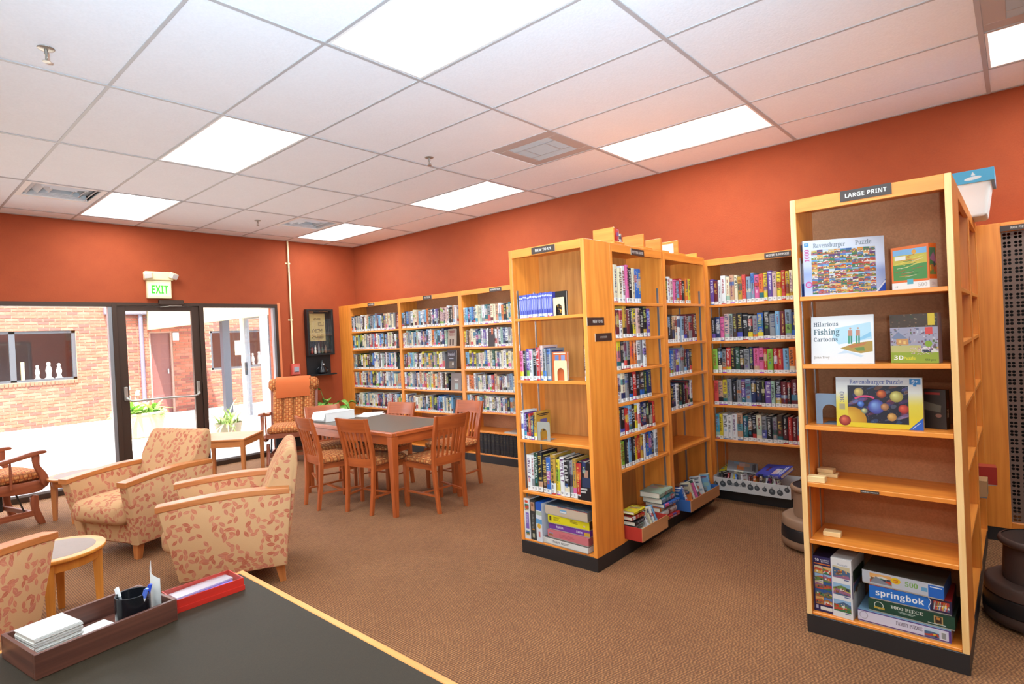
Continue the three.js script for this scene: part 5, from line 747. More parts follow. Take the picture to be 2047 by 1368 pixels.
{
  const kraft = std({ map: woodTex(171, [196, 142, 92], [170, 118, 72], 0.5, 3), roughness: 0.8 }), redC = std({ color: 0xb23024, roughness: 0.6 }), blueC = std({ color: 0x2f5c9a, roughness: 0.6 });
  // bay 1: red carton, stack; bay 2: blue carton
  carton('low red and brown carton of paperbacks sticking out beside the NEW TO US panel', [5.865, 0.104, 1.665], PI / 2, [0.36, 0.088, 0.3], kraft, redC);
  for (let i = 0; i < 4; i++) { const z = 1.655 - i * 0.042; heapBook(ORD[i] + ' standing in the red carton', [5.825 + rr(-0.01, 0.01), 0.112 + rr(0, 0.008), z], [-0.3 + rr(-0.12, 0.1), PI / 2 + rr(-0.06, 0.06), rr(-0.08, 0.08)], 0.86); }
  for (let i = 0; i < 5; i++) heapBook(`${ORD[i]} from below in the pile at the near end of the red carton`, [5.80 - 0.012 * (i % 2), 0.114 + 0.034 * (i + 1), 1.832 - 0.006 * (i % 3)], [0, PI / 2 + 0.06 * ((i % 3) - 1), -PI / 2], 0.88);
  const names2 = ['bottom of the stack beside the red carton', 'second from below in the stack beside the red carton', 'third from below in the stack beside the red carton', 'fourth from below in the stack beside the red carton', 'second from the top in the stack beside the red carton', 'top of the stack beside the red carton'], cs = ['r', 'w', 'o', 'b', 't', 'z']; let yy = 0.104;
  names2.forEach((n, i) => { const th = [0.03, 0.035, 0.03, 0.026, 0.038, 0.04][i]; makeBook(`${PAL[cs[i]][1]} hardback lying flat, ${n}`, 'hardbacks stacked in the aisle bay', th, 0.22 + 0.01 * (i % 2), 0.155, bookCell(cs[i], rnd, { sticker: false }), [5.80 - 0.012 * (i % 3), yy + th + 0.0005, 1.425 + 0.008 * ((i * 7) % 3) - 0.02], [0, PI / 2 + 0.05 * ((i % 3) - 1), -PI / 2]); yy += th + 0.001; });
  carton('low blue and brown carton of pale paperbacks in the corner bay', [5.86, 0.104, 0.83], PI / 2, [0.54, 0.085, 0.3], kraft, blueC);
  for (let i = 0; i < 12; i++) { const z = 1.06 - i * 0.043; heapBook(ORD[i] + ' along the blue carton', [5.80 + rr(-0.03, 0.02), 0.115 + rr(0, 0.03), z], [rr(-0.5, 0.1), PI / 2 + rr(-0.2, 0.2), rr(-0.35, 0.3)], 0.86); }
  // produce carton under the mystery shelves
  const fr = img(500, 0.64, 0.1, (g, w, h) => { fill(g, '#e9e9e6', -1, -1, w + 2, h + 2); const r = rng(8); for (let i = 0; i < 12; i++) { const x = w * (0.05 + 0.09 * i) + 8 * r(), y = h * (0.3 + 0.4 * r()), q = h * (0.16 + 0.08 * r()); g.fillStyle = '#4a5055'; g.beginPath(); g.ellipse(x, y, q * 1.1, q, 0.4, 0, 7); g.fill(); g.fillStyle = '#8a9094'; g.beginPath(); g.ellipse(x - 3, y - 3, q * 0.45, q * 0.35, 0, 0, 7); g.fill(); g.strokeStyle = '#5a6662'; g.lineWidth = 3; g.beginPath(); g.moveTo(x, y - q); g.lineTo(x + 12 * (r() - 0.5), y - q - 10); g.stroke(); } txt(g, 'Cranberries', w * 0.33, h * 0.4, h * 0.34, '#5d6468', { font: 'serif', style: 'italic bold', fit: w * 0.24 }); });
  const t = carton('low white produce carton printed with grey berries, under the mystery shelves', [6.046, 0.104, 0.399], 0, [0.625, 0.105, 0.34], M.white, std({ color: 0xd4d4d0, roughness: 0.7 }));
  part('print', faceBox(-0.3125, 0.3125, 0, 0.105, 0.0002, 0.001, { front: fr, all: '#e9e9e6' }), M.print, t);
  for (let i = 0; i < 13; i++) { const x = 5.755 + i * 0.043; heapBook(ORD[i] + ' along the white produce carton', [x, 0.115 + rr(0, 0.015), 0.385 + rr(-0.03, 0.0)], [rr(-0.5, 0.0), rr(-0.3, 0.3), rr(-0.25, 0.25)], 0.72); }
  const flatTop = (l, c, x, y, z, rot, s) => makeBook(l, 'large books lying on the produce carton', 0.03, 0.24, 0.17, bookCell(c, rnd, { sticker: false }), [x, y, z], rot);
  flatTop('large grey picture book lying tilted on the produce carton', 's', 5.83, 0.262, 0.31, [0.25, 0.3, -PI / 2 - 0.1]); flatTop('large blue atlas lying tilted over the produce carton', 'V', 6.07, 0.255, 0.33, [0.35, -0.35, -PI / 2 + 0.12]); flatTop('yellow paperback lying at the left end of the produce carton', 'y', 5.71, 0.225, 0.30, [0.3, 1.2, -PI / 2]);
}
// ---- things on top of the runs
{
  const gp = 'wooden bookends on top of the aisle bays', be = (l, x, z, w, h, paper) => { const t = thing('wooden_bookend', l, 'bookend', [x, 2.05, z], 0, gp); part('upright', box(-w / 2, w / 2, 0.018, h, -0.018, 0, 0.002, 0), M.maple, t); part('foot', box(-w / 2, w / 2, 0, 0.018, -0.14, 0, 0.002, 0), M.maple, t); if (paper) part('note', faceBox(-w / 2 + 0.005, w / 2 - 0.035, 0.02, h - 0.02, 0.0005, 0.0012, { all: '#f2f0f4' }), M.print, t).userData.label = 'white note'; };
  be('tall wooden bookend above the NEW TO US side panel', 5.668, 1.84, 0.16, 0.108); be('second wooden bookend along the run, behind the red binders', 5.652, 1.42, 0.165, 0.108); be('third wooden bookend along the run', 5.665, 1.14, 0.125, 0.105); be('wooden bookend with a white note on it', 5.665, 0.86, 0.135, 0.115, true); be('low wooden bookend at the end of the run by the wall', 5.63, 0.46, 0.16, 0.05);
  [['red binder with a white label on top of the run', 'r', 0], ['cream binder beside the red one on top of the run', 'e', 1]].forEach(([l, c, i]) => makeBook(l, undefined, 0.026, i ? 0.075 : 0.105, 0.16, bookCell(c, rnd), [5.735, 2.051, 1.77 - i * 0.03], [0, PI / 2, 0], 'binder'));
  // plastic tub
  const t = thing('plastic_tub', 'white plastic tub with a sky-blue rim overhanging the LARGE PRINT run', 'tub', [7.42, 2.05, 0.62]);
  const tub = (w0, d0, w1, d1, y0, y1) => { const g = norm(new RoundedBoxGeometry(1, 1, 1, 3, 0.06)), p = g.attributes.position; for (let i = 0; i < p.count; i++) { const k = p.getY(i) + 0.5; p.setXYZ(i, p.getX(i) * (w0 + (w1 - w0) * k), y0 + (y1 - y0) * k, p.getZ(i) * (d0 + (d1 - d0) * k)); } g.computeVertexNormals(); return g; };
  part('body', tub(0.36, 0.26, 0.43, 0.33, 0, 0.262), M.white, t);
  const rimR = img(200, 0.44, 0.075, (g, w, h) => { fill(g, '#4db6e2', -1, -1, w + 2, h + 2); g.fillStyle = '#f4f8fa'; for (const [x, y, a, b] of [[0.78, 0.65, 0.09, 0.14], [0.55, 0.6, 0.035, 0.2], [0.38, 0.45, 0.03, 0.22], [0.25, 0.6, 0.03, 0.2]]) { g.beginPath(); g.ellipse(w * x, h * y, w * a, h * b, -0.1, 0, 7); g.fill(); } g.beginPath(); g.moveTo(w * 0.76, h * 0.45); g.lineTo(w * 0.78, h * 0.15); g.lineTo(w * 0.81, h * 0.45); g.fill(); });
  part('rim', faceBox(-0.222, 0.222, 0.195, 0.268, -0.172, 0.172, { front: rimR, right: rimR, all: '#4db6e2' }), M.print, t).userData.label = 'sky-blue printed rim';
  // items on the far side of the LARGE PRINT run
  puzzleBox('card_box', 'tan box with a small picture sticking out of the LARGE PRINT run', undefined, [0.11, 0.095, 0.12], { front: '#d0a070', right: img(60, 0.12, 0.1, (g, w, h) => { fill(g, '#d8b080', -1, -1, w + 2, h + 2); fill(g, '#9a6a4a', w * 0.1, h * 0.2, w * 0.4, h * 0.6); }), all: '#d0a070', tray: '#7a8a9a' }, [7.51, 0.451, 1.04], 0);
  puzzleBox('card_box', 'red box at the end of the LARGE PRINT run near the grille', undefined, [0.11, 0.11, 0.09], { all: '#c22f24', top: '#d8503a' }, [7.545, 0.451, 0.72], 0.1);
}
// ---- on the reading table
{
  const t = thing('white_box', 'plain white cardboard box lying on the reading table', 'box', [2.463, 0.7112, 1.955]);
  part('body', box(-0.117, 0.117, 0, 0.086, -0.163, 0.163, 0.002), M.paper, t); part('lid_flap', box(-0.119, 0.119, 0.0862, 0.089, -0.165, 0.165, 0.001), M.paper, t); part('end_flap', bar([0, 0.086, 0.164], [0, 0.02, 0.19], 0.235, 0.0015, 0.235, 0.0015, [0, 0.3, 1]), M.paper, t);
  const sh = (l, x, z, a, y) => { const g = new THREE.PlaneGeometry(0.216, 0.28, 6, 6); g.rotateX(-PI / 2); const b = norm(box(-0.108, 0.108, 0, 0.003, -0.14, 0.14, 0)); const o = solo('paper_sheet', b, M.paper, l, 'paper', 'papers on the reading table'); o.position.set(x, y, z); o.rotation.y = a; };
  sh('loose white papers on the reading table beside the white box', 2.53, 1.585, 0.25, 0.711); sh('top sheet fanned over the loose papers on the table', 2.50, 1.53, 0.8, 0.7145);
  solo('magazine', box(-0.11, 0.11, 0, 0.012, -0.14, 0.14, 0.001), std({ color: 0xa9a39a, roughness: 0.4 }), 'grey magazine lying on the low shelf above the black volumes', 'magazine').position.set(3.38, 0.3725, 0.15);
}
// ---- on the desk
{
  const T = 0.7404, y = T, c = Math.cos, a0 = Math.atan2(4.605 - 4.892, 6.027 - 5.84);
  // tray: long axis from the near left end toward the far corner
  const t = thing('desk_tray', 'long dark walnut tray on the desk', 'tray', [5.904, y, 4.76], 0.16), w = 0.205, d = 0.315, h = 0.058, k = 0.009;
  part('tray_bottom', box(-w / 2 + k, w / 2 - k, 0, 0.006, -d / 2 + k, d / 2 - k, 0), M.walnut, t); part('tray_side', box(-w / 2, -w / 2 + k, 0, h, -d / 2, d / 2, 0.001, 2), M.walnut, t); part('tray_side', box(w / 2 - k, w / 2, 0, h, -d / 2, d / 2, 0.001, 2), M.walnut, t); part('tray_end', box(-w / 2 + k, w / 2 - k, 0, h, -d / 2, -d / 2 + k, 0.001, 0), M.walnut, t); part('tray_end', box(-w / 2 + k, w / 2 - k, 0, h, d / 2 - k, d / 2, 0.001, 0), M.walnut, t);
}
{
  const deskY = 0.7404, put = (lx, ly, lz) => { const a = 0.16; return [5.904 + lx * Math.cos(a) + lz * Math.sin(a), deskY + ly, 4.76 - lx * Math.sin(a) + lz * Math.cos(a)]; };
  const sl = thing('paper_slips', 'stack of white paper slips in the walnut tray', 'paper', put(-0.02, 0.0065, 0.088), 0.2, undefined, 'stuff'), q = []; for (let i = 0; i < 28; i++) { const g = box(-0.052, 0.052, i * 0.0022, i * 0.0022 + 0.0018, -0.05, 0.05, 0); g.translate(rr(-0.002, 0.002), 0, rr(-0.002, 0.002)); q.push(g); } part('slips', q, M.paper, sl);
  const one = solo('paper_slip', box(-0.045, 0.045, 0, 0.0006, -0.038, 0.038, 0), M.paper, 'single white slip lying between the stack and the pen cup', 'paper'); one.position.set(...put(-0.03, 0.0068, -0.02)); one.rotation.y = 0.25;
  const cup = thing('pen_cup', 'black round pen cup standing in the tray', 'cup', put(0.035, 0.0066, -0.078)); part('body', lathe([[0.001, 0], [0.038, 0], [0.04, 0.003], [0.0405, 0.084], [0.039, 0.086], [0.0365, 0.084], [0.0365, 0.006], [0.001, 0.006]], 36), M.blackGloss, cup);
  const cp = put(0.035, 0, -0.078), pen = (l, dx, dz, ax, az, m, tip) => { const p = thing('pen', l, 'pen', [cp[0] + dx, deskY + 0.016, cp[2] + dz]); p.rotation.set(ax, 0, az); part('barrel', cyl(0.0036, 0.0036, 0, 0.075, 10), m, p); part('cap', [cyl(0.0042, 0.004, 0.07, 0.095, 10), box(-0.001, 0.001, 0.075, 0.094, 0.004, 0.007, 0)], tip, p); };
  const clear = phys({ color: 0xdfe6ea, roughness: 0.15, transmission: 0.6, thickness: 0 });
  pen('clear ballpoint pen leaning at the near side of the cup', -0.012, 0.012, 0.15, 0.2, clear, M.white); pen('clear pen with a blue cap at the far side of the cup', 0.012, -0.015, -0.25, -0.1, clear, std({ color: 0x2f4fc0, roughness: 0.3 })); pen('white pen with a blue cap beside the folded leaflet', 0.018, -0.005, -0.2, -0.25, M.white, std({ color: 0x5f7fe0, roughness: 0.3 }));
  // folded leaflet leaning over the tray end
  const lf = thing('leaflet', 'folded white leaflet standing between the pen cup and red box', 'paper', put(0.01, 0.0066, -0.132), 0.25); const lg = new THREE.PlaneGeometry(0.085, 0.12, 10, 4), lp = lg.attributes.position; for (let i = 0; i < lp.count; i++) { const x = lp.getX(i), yy = lp.getY(i); lp.setXYZ(i, x, yy + 0.058 - 0.35 * x, 0.03 * Math.sin((x + 0.04) * 26) - 0.03); } lg.computeVertexNormals(); const l2 = lg.clone(); l2.translate(0, 0, -0.001); l2.index.array.reverse(); l2.computeVertexNormals(); part('sheet', [lg, l2], M.paper, lf);
  // red box with a clear lid
  const rb = thing('stationery_box', 'red stationery box with a clear lid behind the walnut tray', 'box', [5.884, deskY, 4.485], 0.0), w = 0.104, d = 0.19, h = 0.036;
  part('tray_bottom', box(-w / 2, w / 2, 0, 0.003, -d / 2, d / 2, 0), M.red, rb); part('side', box(w / 2 - 0.003, w / 2, 0.003, h, -d / 2, d / 2, 0), M.red, rb); part('side', box(-w / 2, -w / 2 + 0.003, 0.003, h, -d / 2, d / 2, 0), M.red, rb); part('end', box(-w / 2 + 0.003, w / 2 - 0.003, 0.003, h, -d / 2, -d / 2 + 0.003, 0), M.red, rb); part('end', box(-w / 2 + 0.003, w / 2 - 0.003, 0.003, h, d / 2 - 0.003, d / 2, 0), M.red, rb);
  part('base_rim', [box(w / 2, w / 2 + 0.002, 0, 0.014, -d / 2 - 0.002, d / 2 + 0.002, 0), box(-w / 2 - 0.002, -w / 2, 0, 0.014, -d / 2 - 0.002, d / 2 + 0.002, 0), box(-w / 2, w / 2, 0, 0.014, d / 2, d / 2 + 0.002, 0), box(-w / 2, w / 2, 0, 0.014, -d / 2 - 0.002, -d / 2, 0)], M.red, rb);
  part('clear_lid', box(-w / 2 + 0.001, w / 2 - 0.001, h, h + 0.0015, -d / 2 + 0.001, d / 2 - 0.001, 0), phys({ color: 0xffffff, roughness: 0.06, transmission: 1, thickness: 0 }), rb);
  const card = (l, x, z, a, yy, m) => { const o = solo('card', box(-0.026, 0.026, 0, 0.005, -0.082, 0.082, 0), m, l, 'card', 'cards inside the red box'); o.position.set(5.884 + x, deskY + yy, 4.485 + z); o.rotation.y = a; };
  card('violet card under the clear lid of the red box', 0.004, 0.0, 0.02, 0.0152, std({ color: 0x8a78e0, roughness: 0.5 })); card('white card at the edge inside the red box', 0.024, 0.004, 0.0, 0.0035, M.paper); card('silver card at the back inside the red box', -0.02, -0.002, 0.1, 0.022, std({ color: 0xc8c6cc, roughness: 0.3, metalness: 0.5 }));
}
// ---- on the window wall
{
  const t = thing('exit_sign', 'illuminated EXIT sign with two emergency lamps above the glass door', 'sign', [0, 2.12, 2.72]);
  part('housing', new RoundedBoxGeometry(0.06, 0.215, 0.262, 3, 0.012).translate(0.031, 0.108, 0.012), M.cream, t); part('lamp_housing', new RoundedBoxGeometry(0.075, 0.105, 0.305, 3, 0.014).translate(0.038, 0.268, 0.012), M.cream, t);
  const c = document.createElement('canvas'); c.width = 256; c.height = 180; const g = c.getContext('2d'); fill(g, '#efe4c2', 0, 0, 256, 180); txt(g, 'EXIT', 128, 96, 150, '#28c81c', { fit: 205 }); const tx = new THREE.CanvasTexture(c); tx.colorSpace = THREE.SRGBColorSpace;
  const c2 = document.createElement('canvas'); c2.width = 256; c2.height = 180; const g2 = c2.getContext('2d'); fill(g2, '#000000', 0, 0, 256, 180); txt(g2, 'EXIT', 128, 96, 150, '#2fd01f', { fit: 200 }); const te = new THREE.CanvasTexture(c2); te.colorSpace = THREE.SRGBColorSpace;
  const fm = std({ map: tx, emissive: 0xffffff, emissiveMap: te, emissiveIntensity: 0.3, roughness: 0.5 }); const full = [0, 0, 1, 1];
  part('face', quadGeo([[[0.0625, 0.03, 0.13], [0.0625, 0.03, -0.106], [0.0625, 0.19, -0.106], [0.0625, 0.19, 0.13], full]]), fm, t);
  for (const [z, a] of [[0.135, 0.35], [-0.135, -0.5]]) { const l = new THREE.Group(); l.name = 'lamp_head'; l.position.set(0.09, 0.27, z); l.rotation.set(a * 0.4, -a, -0.35, 'YXZ'); t.add(l); part('shell', new RoundedBoxGeometry(0.05, 0.075, 0.095, 3, 0.012), M.cream, l); part('lens', new RoundedBoxGeometry(0.012, 0.06, 0.078, 2, 0.005).translate(0.026, 0, 0), phys({ color: 0xd8d4ce, roughness: 0.15, metalness: 0.2 }), l); }
}
{
  const t = thing('conduit', 'thin cream conduit running down the orange wall from the ceiling', 'pipe', [0.022, 1.232, 1.078]); part('pipe', cyl(0.0115, 0.0115, 0, CEIL - 1.232, 14), M.cream, t); for (const y of [0.62, 1.42]) part('strap', [new THREE.CylinderGeometry(0.0145, 0.0145, 0.018, 14).translate(0, y, 0), box(-0.022, -0.018, y - 0.009, y + 0.009, -0.035, 0.035, 0)], M.cream, t);
  const p = thing('pull_station', 'red fire alarm pull station at the foot of the conduit', 'alarm', [0, 1.07, 1.052]); part('back_box', box(0, 0.045, 0, 0.16, -0.065, 0.065, 0.006), std({ color: 0xc8483a, roughness: 0.4 }), p); part('faceplate', box(0.045, 0.052, 0.012, 0.148, -0.054, 0.054, 0.003), std({ color: 0xd06a5c, roughness: 0.4 }), p); part('handle', [box(0.052, 0.062, 0.045, 0.115, -0.036, 0.036, 0.004), box(0.062, 0.07, 0.05, 0.065, -0.028, 0.028, 0.002)], std({ color: 0x9aa0a8, roughness: 0.35 }), p);
}
{
  const t = thing('display_case', 'black glazed wall case holding a yellowed notice, above a black ledge', 'display case', [0, 1.04, 0.68]), z0 = -0.19, z1 = 0.19, h = 0.96;
  part('back_board', box(0, 0.016, 0, h, z0, z1, 0.001), M.black, t); part('case_side', box(0.016, 0.1, 0.29, h, z1 - 0.016, z1 + 0.012, 0.002), M.black, t); part('case_side', box(0.016, 0.1, 0.29, h, z0 - 0.03, z0, 0.002), M.black, t); part('case_top', box(0.016, 0.1, h - 0.02, h, z0, z1 - 0.016, 0.002), M.black, t); part('case_bottom', box(0.016, 0.1, 0.29, 0.312, z0, z1 - 0.016, 0.002), M.black, t);
  const nb = img(160, 0.24, 0.4, (g, w, h2) => { fill(g, '#d6b878', -1, -1, w + 2, h2 + 2); const r = rng(4); g.fillStyle = '#6a5030'; for (const [x, y, ww, n] of [[40, 44, 74, 2], [86, 88, 62, 3], [20, 150, 110, 3], [20, 205, 120, 4]]) for (let i = 0; i < n; i++) for (let q = 0; q < 9; q++) if (r() < 0.8) g.fillRect(x + q * ww / 9, y + i * 13, ww / 11, 6 + 3 * r()); fill(g, '#b89a60', 8, 72, w - 16, 1.5); });
  part('notice', faceBox(0.0165, 0.03, 0.5, 0.9, -0.12, 0.125, { all: '#d6b878', right: nb }), M.print, t).userData.label = 'yellowed paper notice';
  part('glass', box(0.092, 0.095, 0.312, h - 0.02, z0, z1 - 0.016, 0), M.glass, t);
  part('ledge', box(0.016, 0.15, 0, 0.018, z0 - 0.02, z1 + 0.01, 0.003), M.black, t);
  for (let k = 0; k < 5; k++) { const o = thing('souvenir', ['small red souvenir inside the black case', 'round pale souvenir in the middle of the black case', 'small grey souvenir inside the black case', 'dark green souvenir inside the black case', 'brown souvenir at the end of the black case'][k], 'ornament', [0.05, 1.354, 0.8 - k * 0.055], 0, 'souvenirs in the wall case'); part('body', lathe([[0.001, 0], [0.016, 0], [0.018, 0.02], [0.01, 0.05 + 0.02 * (k % 2)], [0.014, 0.08], [0.001, 0.1 + 0.03 * (k % 3)]], 14), std({ color: [0x8a2a24, 0xd8d4c8, 0x7a7a78, 0x3a4a3a, 0x6a4a34][k], roughness: 0.5 }), o); }
  const b = thing('ornament', 'dark bell-shaped ornament with a silver dome, on the black ledge', 'ornament', [0.075, 1.059, 0.66]); part('body', lathe([[0.001, 0], [0.062, 0], [0.064, 0.03], [0.05, 0.08], [0.03, 0.12], [0.02, 0.16], [0.006, 0.2], [0.001, 0.205]], 28), M.blackGloss, b); part('dome', new THREE.SphereGeometry(0.017, 16, 12).translate(0.03, 0.135, 0.0), M.steel, b); part('handles', [tube([[0, 0.03, 0.06], [0, 0.06, 0.095], [0, 0.1, 0.05]], 0.006, 14, 8), tube([[0, 0.03, -0.06], [0, 0.06, -0.095], [0, 0.1, -0.05]], 0.006, 14, 8)], M.blackGloss, b);
}
// ---- potted plant by the corner
{
  const t = thing('potted_plant', 'green leafy plant in a pot between the rocker and wall shelves', 'plant', [0.36, 0, 0.72]); part('pot', lathe([[0.001, 0], [0.1, 0], [0.125, 0.22], [0.135, 0.22], [0.135, 0.25], [0.12, 0.25], [0.115, 0.225], [0.001, 0.222]], 28), std({ color: 0x8a5a42, roughness: 0.7 }), t); part('soil', cyl(0.115, 0.115, 0.21, 0.226, 24), std({ color: 0x33251c, roughness: 1 }), t);
  const lm = std({ map: canvasTex(128, 256, (g, w, h) => { const r = rng(6); fill(g, '#5f9a34', 0, 0, w, h); for (let i = 0; i < 400; i++) fill(g, ['#9cc45a', '#b8d67a', '#4a8428'][(r() * 3) | 0], r() * w, r() * h, 4 + 8 * r(), 2 + 3 * r()); fill(g, '#c8dc8a', w / 2 - 3, 0, 6, h); }), roughness: 0.5, side: THREE.DoubleSide });
  const lr = rng(15);
  for (let k = 0; k < 17; k++) {
    const a = [0.9, 1.4, 2.1, 2.6, 0.3, -0.4, 3.2, 4.1, 5.0][k % 9] + lr() * 0.5, hgt = 0.38 + 0.36 * lr() + (k < 4 ? 0.12 : 0), reach = 0.14 + 0.2 * lr(), L = 0.2 + 0.1 * lr(), wd = 0.05 + 0.02 * lr(); const dx = Math.cos(a), dz = Math.sin(a);
    part('stem', tube([[dx * 0.02, 0.22, dz * 0.02], [dx * reach * 0.35, 0.22 + (hgt - 0.22) * 0.6, dz * reach * 0.35], [dx * reach * 0.7, hgt, dz * reach * 0.7]], 0.0035, 10, 6), std_('#6f9a48'), t);
    const g = new THREE.PlaneGeometry(1, 1, 6, 12), p = g.attributes.position; for (let i = 0; i < p.count; i++) { const v = p.getY(i) + 0.5, u = p.getX(i) * 2, ww = wd * Math.sin(PI * Math.pow(v, 0.75)) + 0.001; const r = reach * 0.7 + L * v * 0.85, yy = hgt + 0.05 * Math.sin(v * 2.4) - L * 0.55 * v * v + Math.abs(u) * ww * 0.35; p.setXYZ(i, dx * r - dz * u * ww, yy, dz * r + dx * u * ww); } g.computeVertexNormals();
    const q = g.clone(); { const m = q.attributes.position; for (let i = 0; i < m.count; i++) { if (m.getX(i) < -0.34) m.setX(i, -0.34); if (m.getZ(i) < -0.38) m.setZ(i, -0.38); } q.computeVertexNormals(); } part('leaf', q, lm, t);
  }
}
// ------------------------------------------------------------------ glazed front and courtyard
{
  const grp = (name, label) => { const g = new THREE.Group(); g.name = name; g.userData = { kind: 'structure', label }; scene.add(g); return g; };
  const w1 = grp('window_1', 'large fixed pane left of the glass door'), w2 = grp('window_2', 'fixed pane right of the glass door'), dr = grp('door_1', 'glass door in a dark bronze frame with a push bar');
  const fx = -0.11, tx = 0.02;
  part('head', box(fx, tx, 2.022, 2.07, 3.215, 5.7, 0.002), M.bronze, w1); part('sill', box(fx, tx, 0, 0.055, 3.215, 5.63, 0.002), M.bronze, w1); part('jamb', box(fx, tx, 0.055, 2.022, 5.63, 5.7, 0.002), M.bronze, w1); part('bead', box(-0.05, 0.012, 0.055, 2.022, 3.215, 3.252, 0.002), M.bead, w1); part('bead', box(-0.05, 0.012, 0.055, 0.08, 3.252, 5.63, 0.002), M.bead, w1); part('pane', box(-0.032, -0.026, 0.08, 2.022, 3.252, 5.63, 0), M.glass, w1);
  part('head', box(fx, tx, 2.022, 2.07, 1.27, 2.237, 0.002), M.bronze, w2); part('sill', box(fx, tx, 0, 0.055, 1.27, 2.237, 0.002), M.bronze, w2); part('jamb', box(fx, tx, 0.055, 2.022, 1.27, 1.305, 0.002), M.bronze, w2); part('bead', box(-0.05, 0.012, 0.055, 2.022, 1.305, 1.335, 0.002), M.bead, w2); part('bead', box(-0.05, 0.012, 0.055, 0.08, 1.335, 2.237, 0.002), M.bead, w2); part('pane', box(-0.032, -0.026, 0.08, 2.022, 1.335, 2.237, 0), M.glass, w2);
  part('frame', [box(fx, tx, 0, 2.07, 2.237, 2.288, 0.002), box(fx, tx, 0, 2.07, 3.168, 3.215, 0.002), box(fx, tx, 2.035, 2.07, 2.288, 3.168, 0.002)], M.bronze, dr); part('threshold', box(fx, tx, 0, 0.012, 2.288, 3.168, 0.001), M.brushed, dr);
  for (const [a, b] of [[2.291, 2.375], [3.08, 3.165]]) part('stile', box(-0.045, 0.0, 0.015, 2.032, a, b, 0.002), M.bronze, dr); part('top_rail', box(-0.045, 0, 1.975, 2.032, 2.375, 3.08, 0.002), M.bronze, dr); part('bottom_rail', box(-0.045, 0, 0.015, 0.23, 2.375, 3.08, 0.002), M.bronze, dr); part('pane', box(-0.026, -0.02, 0.23, 1.975, 2.375, 3.08, 0), M.glass, dr);
  const pb = part('push_bar', tube([[0.01, 0.985, 3.12], [0.055, 0.965, 3.115], [0.07, 0.935, 3.08], [0.07, 0.933, 2.9], [0.07, 0.93, 2.6], [0.07, 0.928, 2.39], [0.055, 0.955, 2.345], [0.01, 0.975, 2.34]], 0.0115, 60, 10), M.brushed, dr); for (const z of [3.12, 2.34]) part('bar_housing', box(0.0, 0.03, 0.94, 1.1, z - 0.018, z + 0.018, 0.006), M.brushed, pb);
  const cl = part('door_closer', box(0.0, 0.055, 2.045, 2.105, 2.47, 2.74, 0.008), M.bronze, dr); part('arm', [bar([0.045, 2.035, 2.5], [0.1, 2.03, 2.66], 0.02, 0.006, 0.02, 0.006, [0, 1, 0]), bar([0.1, 2.026, 2.66], [0.02, 2.02, 2.72], 0.02, 0.006, 0.02, 0.006, [0, 1, 0])], M.brushed, cl);
  struct('trim_2', box(0, 0.006, 0, 2.09, 1.23, 1.268, 0.001, 1), std({ color: 0xd87a4a, roughness: 0.7 }), 'painted reveal strip beside the right pane');
}
